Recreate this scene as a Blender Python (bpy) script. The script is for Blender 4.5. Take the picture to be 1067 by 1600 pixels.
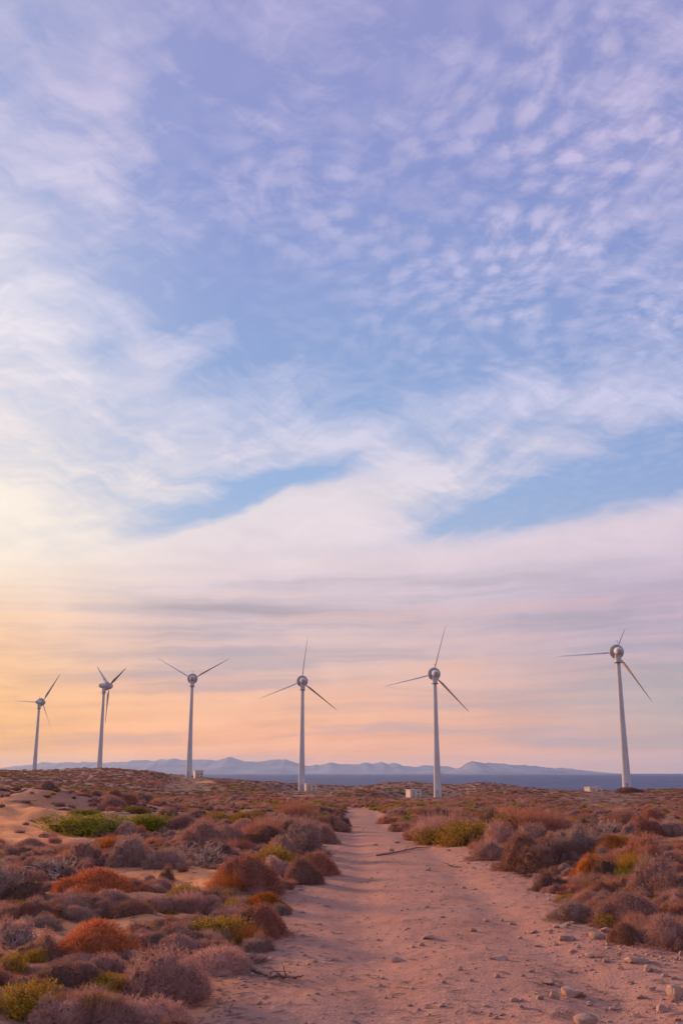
import bpy, bmesh, math, random
import numpy as np

# ------------------------------------------------------------------ start
for _o in list(bpy.data.objects):
    bpy.data.objects.remove(_o)
scene = bpy.context.scene
C = scene.collection
R = math.radians

# ------------------------------------------------------------------ camera
EYE = 14.0                       # metres above the sea
PITCH = R(14.69)
FPX = 1556.0                     # focal length in pixels of the 1067 x 1600 frame (35 mm lens, portrait)
cam_data = bpy.data.cameras.new('camera')
cam_data.sensor_fit = 'VERTICAL'
cam_data.sensor_height = 36.0
cam_data.lens = 36.0 * FPX / 1600.0
cam_data.clip_start = 0.1
cam_data.clip_end = 150000.0
cam = bpy.data.objects.new('camera', cam_data)
cam.location = (0, 0, EYE)
cam.rotation_euler = (math.pi / 2 + PITCH, 0, 0)
C.objects.link(cam)
scene.camera = cam

def ray(px, py):
    """direction of a photo pixel, y component 1"""
    X = (px - 533.5) / FPX
    Y = (800.0 - py) / FPX
    y = math.cos(PITCH) - Y * math.sin(PITCH)
    z = math.sin(PITCH) + Y * math.cos(PITCH)
    return X / y, z / y

def azel(px, py):
    x, z = ray(px, py)
    return math.degrees(math.atan2(x, 1)), math.degrees(math.atan2(z, math.hypot(x, 1)))

# ------------------------------------------------------------------ sun and sky
SUN_AZ = -50.0                   # degrees from the viewing direction, left is negative
SUN_EL = 12.5
sun_dir = (math.sin(R(SUN_AZ)) * math.cos(R(SUN_EL)), math.cos(R(SUN_AZ)) * math.cos(R(SUN_EL)), math.sin(R(SUN_EL)))
sun_data = bpy.data.lights.new('sun', 'SUN')
sun_data.energy = 5.0
sun_data.angle = R(12.0)
sun_data.color = (1.0, 0.55, 0.28)
sun = bpy.data.objects.new('sun', sun_data)
sun.rotation_euler = (math.pi / 2 - R(SUN_EL), 0, R(180 - SUN_AZ))
C.objects.link(sun)
from mathutils import Vector
sun.rotation_euler = Vector(sun_dir).to_track_quat('Z', 'Y').to_euler()

scene.view_settings.view_transform = 'Standard'
scene.view_settings.look = 'None'
scene.view_settings.exposure = 0.22
scene.view_settings.gamma = 1.0
scene.view_settings.use_curve_mapping = False
scene.render.engine = 'CYCLES'
scene.cycles.use_denoising = True
scene.cycles.max_bounces = 6
scene.cycles.diffuse_bounces = 3
scene.cycles.transparent_max_bounces = 8
scene.cycles.volume_bounces = 1
scene.cycles.caustics_reflective = False
scene.cycles.caustics_refractive = False

def lin(c):
    """sRGB 0-255 to linear"""
    out = []
    for v in c:
        v = v / 255.0
        out.append(v / 12.92 if v <= 0.04045 else ((v + 0.055) / 1.055) ** 2.4)
    return tuple(out)

class NT:
    """small helper round a node tree"""
    def __init__(self, tree):
        self.t = tree
        tree.nodes.clear()
    def node(self, kind, **kw):
        n = self.t.nodes.new(kind)
        for k, v in kw.items():
            setattr(n, k, v)
        return n
    def put(self, sock, v):
        if isinstance(v, S):
            self.t.links.new(v.s, sock)
        elif isinstance(v, (tuple, list)) and len(v) == 3 and sock.type == 'RGBA':
            sock.default_value = (*v, 1)
        else:
            sock.default_value = v
    def math(self, op, a, b=None, c=None, clamp=False):
        n = self.node('ShaderNodeMath', operation=op, use_clamp=clamp)
        self.put(n.inputs[0], a)
        if b is not None: self.put(n.inputs[1], b)
        if c is not None: self.put(n.inputs[2], c)
        return S(self, n.outputs[0])
    def xyz(self, x, y, z=0.0):
        n = self.node('ShaderNodeCombineXYZ')
        for i, v in enumerate((x, y, z)): self.put(n.inputs[i], v)
        return S(self, n.outputs[0])
    def sep(self, v):
        n = self.node('ShaderNodeSeparateXYZ'); self.put(n.inputs[0], v)
        return [S(self, o) for o in n.outputs]
    def noise(self, vec, scale=1.0, detail=3.0, rough=0.5, dist=0.0, out='Fac', dim='3D', lac=2.0):
        n = self.node('ShaderNodeTexNoise', noise_dimensions=dim)
        self.put(n.inputs['Vector'], vec); self.put(n.inputs['Scale'], scale)
        self.put(n.inputs['Detail'], detail); self.put(n.inputs['Roughness'], rough)
        self.put(n.inputs['Distortion'], dist); self.put(n.inputs['Lacunarity'], lac)
        return S(self, n.outputs[out])
    def vor(self, vec, scale=1.0, feature='F1', out='Distance', smooth=None, rnd=1.0, dim='3D'):
        n = self.node('ShaderNodeTexVoronoi', feature=feature, voronoi_dimensions=dim)
        self.put(n.inputs['Vector'], vec); self.put(n.inputs['Scale'], scale)
        self.put(n.inputs['Randomness'], rnd)
        if smooth is not None: self.put(n.inputs['Smoothness'], smooth)
        return S(self, n.outputs[out])
    def ramp(self, fac, stops, interp='LINEAR'):
        n = self.node('ShaderNodeValToRGB')
        cr = n.color_ramp; cr.interpolation = interp
        while len(cr.elements) < len(stops): cr.elements.new(0.5)
        for e, (p, c) in zip(cr.elements, sorted(stops, key=lambda q: q[0])):
            e.position = p
            e.color = (*c, 1) if len(c) == 3 else c
        self.put(n.inputs[0], fac)
        return S(self, n.outputs[0])
    def mix(self, f, a, b, blend='MIX', clampf=True):
        n = self.node('ShaderNodeMix', data_type='RGBA', blend_type=blend, clamp_factor=clampf)
        self.put(n.inputs[0], f); self.put(n.inputs[6], a); self.put(n.inputs[7], b)
        return S(self, n.outputs[2])
    def sstep(self, v, lo, hi):
        n = self.node('ShaderNodeMapRange', interpolation_type='SMOOTHSTEP')
        self.put(n.inputs[0], v); self.put(n.inputs[1], lo); self.put(n.inputs[2], hi)
        self.put(n.inputs[3], 0.0); self.put(n.inputs[4], 1.0)
        return S(self, n.outputs[0])
    def bump(self, height, strength=0.5, dist=0.02):
        n = self.node('ShaderNodeBump')
        self.put(n.inputs['Height'], height); self.put(n.inputs['Strength'], strength)
        self.put(n.inputs['Distance'], dist)
        return S(self, n.outputs[0])

class S:
    def __init__(self, nt, s): self.nt, self.s = nt, s
    def _m(self, op, a, b): return self.nt.math(op, a, b)
    def __add__(self, o): return self._m('ADD', self, o)
    __radd__ = __add__
    def __sub__(self, o): return self._m('SUBTRACT', self, o)
    def __rsub__(self, o): return self._m('SUBTRACT', o, self)
    def __mul__(self, o): return self._m('MULTIPLY', self, o)
    __rmul__ = __mul__
    def __truediv__(self, o): return self._m('DIVIDE', self, o)
    def clamp(self): return self.nt.math('ADD', self, 0.0, clamp=True)
    def abs(self): return self.nt.math('ABSOLUTE', self)
    def max(self, o): return self.nt.math('MAXIMUM', self, o)
    def min(self, o): return self.nt.math('MINIMUM', self, o)
    def exp(self): return self.nt.math('EXPONENT', self)

def build_world():
    w = bpy.data.worlds.new('World')
    scene.world = w
    w.use_nodes = True
    n = NT(w.node_tree)
    tc = n.node('ShaderNodeTexCoord')
    d = S(n, tc.outputs['Generated'])
    x, y, z = n.sep(d)
    az = n.math('ARCTAN2', x, y) * (180 / math.pi)
    el = n.math('ARCSINE', z) * (180 / math.pi)
    hyp = n.math('SQRT', x * x + y * y).max(1e-4)
    cosd = ((x * math.sin(R(SUN_AZ)) + y * math.cos(R(SUN_AZ))) / hyp).min(1.0).max(-1.0)
    sd = n.math('ARCCOSINE', cosd) * (180 / math.pi)          # azimuth away from the sun
    elc = (el / 50.0).clamp()

    # --- clear air between the clouds and the cloud colour, by elevation, for three azimuths away from the sun
    def ramp3(rows):
        out = []
        for row in rows:
            st = []
            for (py, c) in row:
                e = azel(533.5, py)[1]
                st.append((min(max(e / 50.0, 0), 1), lin(c)))
            out.append(n.ramp(elc, st))
        f1 = n.sstep(sd, 25.0, 45.0)
        f2 = n.sstep(sd, 47.0, 75.0)
        return n.mix(f2, n.mix(f1, out[0], out[1]), out[2])
    cloud = ramp3([
        [(1208, (255, 176, 84)), (1150, (255, 190, 108)), (1090, (255, 198, 132)), (1000, (255, 205, 160)), (880, (255, 234, 210)),
         (800, (255, 236, 220)), (650, (250, 236, 233)), (500, (236, 230, 236)), (330, (212, 207, 228)), (150, (200, 192, 222)), (0, (188, 188, 216))],
        [(1208, (255, 172, 120)), (1150, (252, 178, 134)), (1100, (244, 183, 152)), (1040, (220, 188, 182)), (950, (210, 192, 202)),
         (860, (228, 212, 220)), (780, (232, 220, 226)), (650, (206, 206, 230)), (450, (190, 190, 225)), (250, (198, 190, 222)), (0, (176, 172, 214))],
        [(1208, (208, 170, 160)), (1120, (198, 168, 168)), (1050, (184, 170, 184)), (1000, (184, 170, 192)), (920, (196, 180, 202)),
         (850, (218, 200, 214)), (780, (230, 214, 224)), (650, (204, 202, 230)), (450, (200, 194, 226)), (250, (208, 194, 224)), (0, (196, 188, 222))],
    ])
    clear = ramp3([
        [(1208, (255, 196, 128)), (1050, (255, 212, 172)), (900, (248, 228, 214)), (750, (212, 214, 228)), (550, (196, 204, 232)), (300, (168, 178, 222)), (0, (160, 168, 214))],
        [(1208, (238, 182, 156)), (1050, (200, 188, 200)), (900, (176, 190, 220)), (760, (152, 180, 224)), (550, (142, 166, 217)), (300, (140, 153, 212)), (0, (150, 153, 208))],
        [(1208, (202, 168, 162)), (1050, (168, 170, 186)), (900, (162, 176, 212)), (760, (146, 170, 219)), (550, (140, 160, 214)), (300, (137, 149, 209)), (0, (146, 150, 206))],
    ])
    nish = n.node('ShaderNodeTexSky', sky_type='NISHITA')
    nish.sun_disc = False
    nish.sun_elevation = R(SUN_EL)
    nish.sun_rotation = R(SUN_AZ)
    nish.air_density = 1.2
    nish.dust_density = 1.5
    clear10 = n.mix(1.0, clear, (8.75, 8.75, 8.75), 'MULTIPLY')
    air = n.mix(0.12, clear10, S(n, nish.outputs[0]))

    # --- cloud cover
    zz = z.max(0.0) + 0.06
    p = n.xyz(x / zz, y / zz, 0.0)                            # on a flat cloud deck
    ae = n.xyz(az, el, 0.0)
    wx, wy, _w = n.sep(n.noise(ae, 0.11, 3, 0.55, out='Color', dim='2D'))
    vx, vy, _w = n.sep(n.noise(ae, 0.45, 2, 0.55, out='Color', dim='2D'))
    wx = wx - 0.5
    wy = wy - 0.5
    vx = vx - 0.5
    vy = vy - 0.5
    def rot(px_, py_, deg, sx, sy, wa=0.0, we=0.0):
        """az/el turned and stretched about a photo point"""
        a0, e0 = azel(px_, py_)
        da = az - a0 + wx * wa
        de = el - e0 + wy * we
        c_, s_ = math.cos(R(deg)), math.sin(R(deg))
        return (da * c_ + de * s_) / sx, (de * c_ - da * s_) / sy
    def blob(px_, py_, rx, ry, deg=0.0, wa=6.0, we=4.0, pw=1.0):
        u, v = rot(px_, py_, deg, rx, ry, wa, we)
        return ((u * u + v * v) * -1.0).exp()
    def streak(deg, sx, sy, scale, detail=5, rough=0.55, off=0.0, wa=5.0, we=3.0):
        u, v = rot(533, 700, deg, sx, sy, wa, we)
        return n.noise(n.xyz(u + vx * 0.30 + off, v + vy * (0.16 * we) + off), scale, detail, rough, dim='2D')

    # soft veil and fibres
    fib = streak(-16, 4.5, 1.1, 0.50, 6, 0.62, 13.1) - 0.5
    fib2 = streak(20, 5.5, 1.0, 0.46, 6, 0.62, 29.7) - 0.5
    band = streak(1.5, 10.0, 0.62, 0.60, 5, 0.55, 5.0, 5.0, 1.0) - 0.5
    big = n.noise(ae, 0.055, 2, 0.5, dim='2D') - 0.5
    # mackerel puffs on the deck
    pwx, pwy, pwz = n.sep(n.noise(p, 3.0, 1, 0.5, out='Color', dim='2D'))
    px2, py2, pz2 = n.sep(p)
    pp = n.xyz(px2 + (pwx - 0.5) * 0.10, py2 * 0.80 + px2 * 0.12 + (pwy - 0.5) * 0.10, 0.0)
    cells = n.vor(pp, 20.0, 'SMOOTH_F1', smooth=0.35, dim='2D')
    puffn = n.noise(pp, 24.0, 4, 0.60, dim='2D')
    puff = n.sstep((0.46 - cells) * 0.8 + (puffn - 0.5) * 1.35, -0.32, 0.48)
    patch = n.noise(p, 3.4, 3, 0.55, dim='2D')
    m_mack = (blob(900, 250, 12.5, 11.0, 20) * 1.25 + blob(960, 530, 7.0, 3.0, 0) * 0.7 + blob(470, 310, 8.0, 4.5, -20) * 0.6).min(1.0)
    mack = puff * m_mack * (0.45 + 0.55 * n.sstep(patch, 0.34, 0.60))
    # sheet of cloud below a bright edge: the edge height by azimuth
    aw = az + wx * 2.0
    ew = el + wy * 1.4 + fib2 * 2.6
    def edge(p0, p1, soft):
        a0, e0 = azel(*p0); a1, e1 = azel(*p1)
        sl = (e1 - e0) / (a1 - a0)
        return n.sstep((aw - a0) * sl + e0 - ew, -soft * 0.3, soft)
    e_left = edge((180, 848), (510, 752), 0.8)
    e_right = edge((640, 850), (1067, 777), 1.1)
    a_mid = azel(600, 780)[0]
    side = n.sstep(aw, a_mid - 3.2, a_mid + 3.5)
    sheet = e_left * (1.0 - side) + e_right * side
    # holes of clear air
    gap = (blob(60, 90, 5.0, 4.0, 20, 5, 4) * 0.25 + blob(60, 260, 3.0, 2.2, 0, 4, 3) * 0.25 + blob(270, 440, 7.0, 5.0, 10, 5, 4) * 0.32 + blob(450, 762, 2.9, 1.15, 10, 2.5, 1.2) * 1.3 + blob(310, 805, 5.0, 1.2, 16, 3.0, 1.2) * 0.75
           + blob(1000, 735, 6.5, 1.6, 16, 3.0, 1.5) * 1.2 + blob(800, 800, 4.5, 1.0, 14, 3, 1.2) * 0.95
           + blob(650, 525, 8.0, 2.4, -4, 4, 3) * 0.75 + blob(420, 490, 6.0, 2.2, 0, 4, 3) * 0.45
           + blob(640, 80, 14.0, 5.5, 20, 6, 4) * 0.22 + blob(330, 210, 5.0, 6.0, 20, 5, 4) * 0.5)
    left_veil = n.sstep(sd, 51.0, 27.0)
    veil = (0.34 + fib * 1.7 + fib2 * 1.35 + big * 0.8 + left_veil * 0.29
            + blob(160, 150, 2.2, 7.0, 6, 3, 3) * 0.34 + blob(225, 555, 1.2, 2.5, 35, 2, 2) * 0.5
            + blob(790, 665, 13.0, 2.4, 8, 4, 3) * 0.42 + blob(330, 650, 8.0, 2.6, -12, 4, 3) * 0.3
            + blob(590, 780, 4.0, 2.0, 24, 2, 2) * 0.55)
    low = n.sstep(el, 14.0, 9.5)
    cover = (veil - gap * 0.9 - m_mack * (1.0 - puff) * 0.12).max(0.0).min(0.90).max(mack * 0.8)
    cover = 1.0 - (1.0 - cover) * (1.0 - sheet * 0.93) * (1.0 - low * 0.93)
    # relief of the cloud: greyer and pinker layers
    dark = (blob(370, 952, 5.6, 0.42, -1.5, 2.5, 0.7) * 1.0 + blob(930, 955, 9.0, 1.0, 3, 3, 0.8) * 0.5 + blob(600, 965, 6.0, 0.6, 1, 3, 0.8) * 0.4
            + blob(960, 1045, 8.0, 0.8, -2, 3, 0.8) * 0.45)
    bandm = n.sstep(el, 13.5, 8.0) * n.sstep(el, -1.0, 1.5)
    tone = band * bandm
    puffrel = (puff - 0.5) * m_mack
    cshade = (1.0 - dark * 0.22) + tone * 0.55 + (fib + fib2) * 0.16 + puffrel * 0.10
    ccol = n.mix(1.0, cloud, n.xyz(cshade, cshade, cshade), 'MULTIPLY')
    pink = ((blob(890, 1142, 2.4, 0.45, 3, 2, 0.6) + blob(700, 1040, 2.6, 0.45, 3, 2, 0.6) * 0.7 + blob(650, 1120, 7.0, 0.8, 2, 3, 0.8) * 0.6
             + blob(480, 1090, 6.0, 0.9, 3, 3, 0.8) * 0.5) * 0.5 + (tone * 1.6).max(0.0)).min(0.7)
    ccol = n.mix(pink, ccol, n.mix(n.sstep(sd, 30.0, 70.0), lin((255, 204, 146)), lin((226, 176, 168))))
    greyb = (tone * -2.2).max(0.0).min(0.55) * n.sstep(sd, 26.0, 44.0)
    ccol = n.mix(greyb, ccol, lin((176, 170, 186)))
    teal = (blob(1060, 1100, 6.0, 1.8, 0, 3, 1) * 0.5).min(0.6)
    ccol = n.mix(teal, ccol, lin((172, 176, 178)))
    glow = (sd * sd / 640.0 + (el - SUN_EL - 1.0) * (el - SUN_EL - 1.0) / 11.0) * -1.0
    ccol = n.mix((glow.exp() * 2.6).min(0.95), ccol, lin((255, 246, 230)))
    cloud10 = n.mix(1.0, ccol, (8.75, 8.75, 8.75), 'MULTIPLY')
    col = n.mix(cover.clamp(), air, cloud10)
    bg = n.node('ShaderNodeBackground')
    n.put(bg.inputs[0], col); bg.inputs[1].default_value = 0.1
    out = n.node('ShaderNodeOutputWorld')
    n.t.links.new(bg.outputs[0], out.inputs[0])
    w.cycles.sampling_method = 'MANUAL'
    w.cycles.sample_map_resolution = 512

build_world()

# ------------------------------------------------------------------ noise and terrain height
def _hash(ix, iy, seed):
    h = (ix.astype(np.int64) * 374761393 + iy.astype(np.int64) * 668265263 + seed * 974634757) & 0x7fffffff
    h = ((h ^ (h >> 13)) * 1274126177) & 0x7fffffff
    h = h ^ (h >> 16)
    return (h & 0xffff) / 65535.0

def vnoise(x, y, seed=0):
    x = np.asarray(x, float); y = np.asarray(y, float)
    ix = np.floor(x); iy = np.floor(y)
    fx = x - ix; fy = y - iy
    fx = fx * fx * fx * (fx * (fx * 6 - 15) + 10); fy = fy * fy * fy * (fy * (fy * 6 - 15) + 10)
    a = _hash(ix, iy, seed); b = _hash(ix + 1, iy, seed); c = _hash(ix, iy + 1, seed); d = _hash(ix + 1, iy + 1, seed)
    return (a + (b - a) * fx) * (1 - fy) + (c + (d - c) * fx) * fy - 0.5

def fbm(x, y, octv=4, seed=0, gain=0.5):
    s = 0; a = 1.0
    for k in range(octv):
        s = s + a * vnoise(x * 2 ** k + 17.3 * k, y * 2 ** k - 9.1 * k, seed + k)
        a *= gain
    return s

def sst(v, a, b):
    t = np.clip((v - a) / (b - a), 0, 1)
    return t * t * (3 - 2 * t)

_PY = [-900, -30, 0, 12, 20, 30, 46, 62, 78, 110, 150, 200, 340, 440, 560, 900]
_PZ = [-3.5, -1.9, -1.6, -1.58, -1.70, -1.98, -2.42, -2.72, -3.0, -3.45, -4.0, -4.6, -5.6, -6.5, -6.6, -7.0]
_CY = [-40, 0, 6, 9, 12.6, 20, 30, 46, 62, 78, 90, 110, 150]
_CX = [1.4, 1.2, 1.15, 1.05, 1.0, 1.2, 1.15, 0.95, 1.35, 1.75, 1.2, -2.0, -14.0]
_WX = [4.4, 4.4, 4.3, 3.9, 3.6, 3.1, 2.8, 2.9, 2.9, 2.7, 1.2, -2.0, -2.0]
_CA = [-180, -60, -20, -8, 0, 5, 9, 12.5, 20, 60, 180]
_CR = [820, 760, 690, 640, 600, 580, 540, 450, 400, 430, 820]

def smooth_interp(v, xs, ys):
    return 0.25 * (np.interp(v * 0.94 - 0.3, xs, ys) + 2 * np.interp(v, xs, ys) + np.interp(v * 1.06 + 0.3, xs, ys))

def track_edge(x, y):
    """distance outside the track's edge (negative on the track)"""
    c = smooth_interp(y, _CY, _CX); w = smooth_interp(y, _CY, _WX)
    return np.abs(x - c) - w / 2 + 0.5 * vnoise(x * 0.9, y * 0.9, 71) + 0.25 * vnoise(x * 2.6, y * 2.6, 72)

BUMPS = [  # x, y, amplitude, sigma x, sigma y (to the camera), sigma y (away)
    (34.0, 530.0, 2.7, 30, 70, 40), (76.0, 505.0, 2.9, 26, 60, 40), (-14.0, 520.0, 1.2, 22, 60, 40),
    (-13.5, 41.0, 1.35, 5.2, 7.5, 8.0), (-2.8, 48.0, 0.35, 2.2, 10, 12), (9.0, 30.0, 0.35, 5.0, 8, 10),
]
FIX = []
CLEAR = []
_SKP = [-1.0, -0.3329, -0.3017, -0.2705, -0.233, -0.2081, -0.1831, -0.1519, -0.1207, -0.0958, -0.0708, -0.0396, -0.0084, 0.0165, 0.0415, 0.0665, 0.0914, 0.1164, 0.1351, 0.16, 0.185, 0.2037, 0.2287, 0.2536, 0.2911, 0.3323, 1.0]      # lateral slope x / y
_SKD = [-1.57, -1.57, -1.4, -1.26, 0.71, 0.76, 0.62, -0.35, -0.89, -1.22, -1.52, -2.57, -3.65, -3.64, -1.93, -1.86, -2.92, -3.31, -2.13, -3.1, -3.7, -3.41, -2.09, -1.32, -0.97, -0.12, -0.12]      # correction of the far ground there, metres

def rel_height(x, y):
    x = np.asarray(x, float); y = np.asarray(y, float)
    r = np.hypot(x, y)
    z = smooth_interp(y, _PY, _PZ)
    # broad hill on the left under the far turbines
    dx = np.maximum(x + 150.0, 0); dy = y - 492.0
    sy = np.where(dy < 0, 185.0, 80.0)
    z = z + 9.1 * np.exp(-0.5 * (dx / 78.0) ** 2) * np.exp(-0.5 * (dy / sy) ** 2)
    for (bx, by, a, sx, s1, s2) in BUMPS:
        d = y - by
        z = z + a * np.exp(-0.5 * ((x - bx) / sx) ** 2 - 0.5 * (d / np.where(d < 0, s1, s2)) ** 2)
    z = z + np.interp(x / np.maximum(y, 1.0), _SKP, _SKD) * sst(r, 270, 440) * (y > 0)
    z = z + 0.30 * np.exp(-0.5 * ((x + 12.5) / 5.0) ** 2 - 0.5 * ((y - 36.0) / 8.0) ** 2) * fbm(x * 0.55, y * 0.45, 4, 83, 0.6)
    for (bx, by, a, s) in FIX:
        z = z + a * np.exp(-0.5 * ((x - bx) ** 2 + (y - by) ** 2) / s ** 2)
    z = z + sst(r, 60, 200) * (0.9 * fbm(x * 0.022, y * 0.022, 3, 31) + 0.5 * fbm(x * 0.11, y * 0.11, 3, 41))
    for (bx, by, bz) in CLEAR:        # open slope in front of turbine feet and cabins
        k_ = y / by
        lim = bz * k_ - 0.35 * sst(by - y, 2, 12)
        wgt = sst(np.abs(x - bx * k_), 16, 6) * sst(y, by - 300, by - 215) * sst(y, by + 14, by + 3)
        z = np.where(z > lim, z * (1 - wgt) + lim * wgt, z)
    e = track_edge(x, y)
    off = sst(e, -0.1, 1.6)
    near = sst(r, 260, 60)
    z = z + off * (0.16 * near + 0.24 * near * fbm(x * 0.22, y * 0.22, 3, 5) + 0.15 * near * fbm(x * 0.9, y * 0.9, 3, 15))
    # track surface: shallow ruts and lumps
    on = 1 - off
    c = smooth_interp(y, _CY, _CX)
    ruts = np.exp(-((np.abs(x - c) - 0.8) / 0.32) ** 2)
    z = z + on * near * (-0.045 * ruts + 0.03 * fbm(x * 0.6, y * 0.6, 3, 51) + 0.018 * fbm(x * 2.8, y * 2.8, 4, 61, 0.62))
    # coast
    az = np.degrees(np.arctan2(x, y))
    coast = np.interp(az, _CA, _CR) + 30 * vnoise(az * 0.35, az * 0.0, 77)
    k = sst(r - coast, 0, 60)
    z = z * (1 - k) + (-17.0) * k
    return np.maximum(z, -17.0)

def ground_z(x, y):
    return EYE + rel_height(x, y)

_TS = np.exp(np.linspace(math.log(4.0), math.log(700.0), 2600))
def ground_at(px, py):
    """where the line of sight of a photo pixel meets the ground"""
    rx, rz = ray(px, py)
    h = rel_height(rx * _TS, _TS)
    hit = np.nonzero(rz * _TS <= h)[0]
    i = hit[0] if len(hit) else len(_TS) - 1
    t = _TS[i]
    return rx * t, t

# turbines: hub pixel, base pixel row (None: hidden behind the hill), distance, axis turn, first blade angle
HUB_H = 46.0
TURB = [
    dict(px=62, py=1101, base=1220, D=612, yaw=36, th=34, label='smallest wind turbine at the far left of the row, nearest the sunset glow'),
    dict(px=163, py=1077, base=1210, D=540, yaw=64, th=-54, label='wind turbine on the hill crest turned nearly side-on, its nacelle pointing left'),
    dict(px=301, py=1060, base=1214, D=486, yaw=2, th=60, label='wind turbine with two blades raised in a V and the third behind its tower'),
    dict(px=473, py=1062, base=1235, D=439, yaw=-10, th=7.5, label='wind turbine left of the track with one blade almost straight up, cabin at its foot'),
    dict(px=679, py=1052, base=1245, D=390, yaw=-13, th=16, label='wind turbine just right of the track, second from the right in the row'),
    dict(px=964, py=1017, base=1235, D=343, yaw=-15, th=26, label='tallest wind turbine at the right edge with one blade level to the left', short={0: 0.42}),
]
for t in TURB:
    t['x'] = ray(t['px'], t['py'])[0] * t['D']
    t['z'] = ray(t['px'], t['base'])[1] * t['D']
CABINS = [  # pixel centre, front base row, distance, width, depth, height, turn
    dict(px=309.5, base=1216, D=478, w=4.0, d=3.4, h=3.4, rz=20, label='small pale cabin at the foot of the V-bladed turbine on the hill slope'),
    dict(px=484.5, base=1236.5, D=434, w=4.6, d=3.6, h=3.1, rz=16, label='pale pink transformer cabin beside the turbine left of the track'),
    dict(px=646.5, base=1246.5, D=384, w=4.6, d=3.6, h=2.8, rz=24, label='pale cabin standing alone left of the turbine right of the track'),
    dict(px=929, base=1244, D=352, w=4.8, d=3.6, h=2.9, rz=18, label='half hidden low cabin showing only its top left of the rightmost turbine'),
]
for c_ in CABINS:
    rx, rz = ray(c_['px'], c_['base'])
    c_['x'] = rx * c_['D']; c_['z'] = rz * c_['D']
_fix = [[t['x'], t['D'], 0.0, 11.0 if 'th' in t else 6.0, t['z']] for t in TURB[2:] + CABINS]
for _it in range(12):
    for q in _fix:
        FIX[:] = [tuple(f_[:4]) for f_ in _fix]
        q[2] += 0.8 * (q[4] - float(rel_height(q[0], q[1])))
FIX[:] = [tuple(f_[:4]) for f_ in _fix]

CLEAR.extend((t['x'], t['D'], t['z']) for t in TURB[2:] + CABINS[:3])

# bare sand: photo point, half sizes in metres
SAND = [(35, 1290, 2.7, 6.5, 1.0), (-25, 1278, 4.0, 7.5, 1.0), (15, 1306, 2.4, 4.0, 1.0), (60, 1398, 0.6, 0.8, 0.8), (235, 1402, 0.6, 0.7, 0.8), (290, 1440, 0.6, 0.7, 0.7), (180, 1449, 0.5, 0.5, 0.7), (150, 1372, 0.9, 1.2, 0.6), (85, 1382, 0.7, 1.0, 0.7), (25, 1390, 0.5, 0.8, 0.7), (300, 1515, 0.35, 0.5, 0.7), (330, 1372, 0.9, 1.6, 1.0), (300, 1385, 0.8, 1.2, 0.9), (85, 1455, 0.9, 0.7, 0.9), (30, 1470, 0.7, 0.6, 0.8),
        (105, 1402, 0.5, 0.6, 1.0), (215, 1436, 0.6, 0.5, 0.8), (262, 1345, 0.8, 1.6, 0.6), (320, 1223, 3.0, 22, 0.8), (480, 1243, 7, 6, 0.5),
        (880, 1378, 0.5, 0.6, 0.8), (1055, 1318, 1.0, 1.8, 0.7), (330, 1570, 0.9, 0.9, 1.0), (10, 1520, 0.5, 0.4, 0.6), (230, 1375, 0.7, 1.0, 0.7)]
SANDW = []
for (px, py, rx_, ry_, a) in SAND:
    gx, gy = ground_at(px, py)
    SANDW.append((gx, gy, rx_, ry_, a))

def sand_mask(x, y):
    m = np.zeros_like(np.asarray(x, float))
    wx_ = 0.55 * vnoise(np.asarray(x) * 0.8, np.asarray(y) * 0.8, 91)
    for (gx, gy, rx_, ry_, a) in SANDW:
        q = ((x - gx) / rx_) ** 2 + ((y - gy) / ry_) ** 2
        m = np.maximum(m, a * sst(q + wx_, 1.25, 0.45))
    return m

# ------------------------------------------------------------------ materials
def mat(name, build):
    m = bpy.data.materials.new(name)
    m.use_nodes = True
    n = NT(m.node_tree)
    out = n.node('ShaderNodeOutputMaterial')
    sh = build(n)
    n.t.links.new(sh.s, out.inputs['Surface'])
    return m

def principled(n, col, rough=0.8, spec=0.3, normal=None, metal=0.0):
    b = n.node('ShaderNodeBsdfPrincipled')
    n.put(b.inputs['Base Color'], col); n.put(b.inputs['Roughness'], rough)
    b.inputs['Specular IOR Level'].default_value = spec
    b.inputs['Metallic'].default_value = metal
    if normal is not None: n.put(b.inputs['Normal'], normal)
    return S(n, b.outputs[0])

def pos_of(n):
    return S(n, n.node('ShaderNodeNewGeometry').outputs['Position'])
def objco(n):
    return S(n, n.node('ShaderNodeTexCoord').outputs['Object'])
def attr(n, name, out='Fac'):
    a = n.node('ShaderNodeAttribute'); a.attribute_name = name
    return S(n, a.outputs[out])

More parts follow.
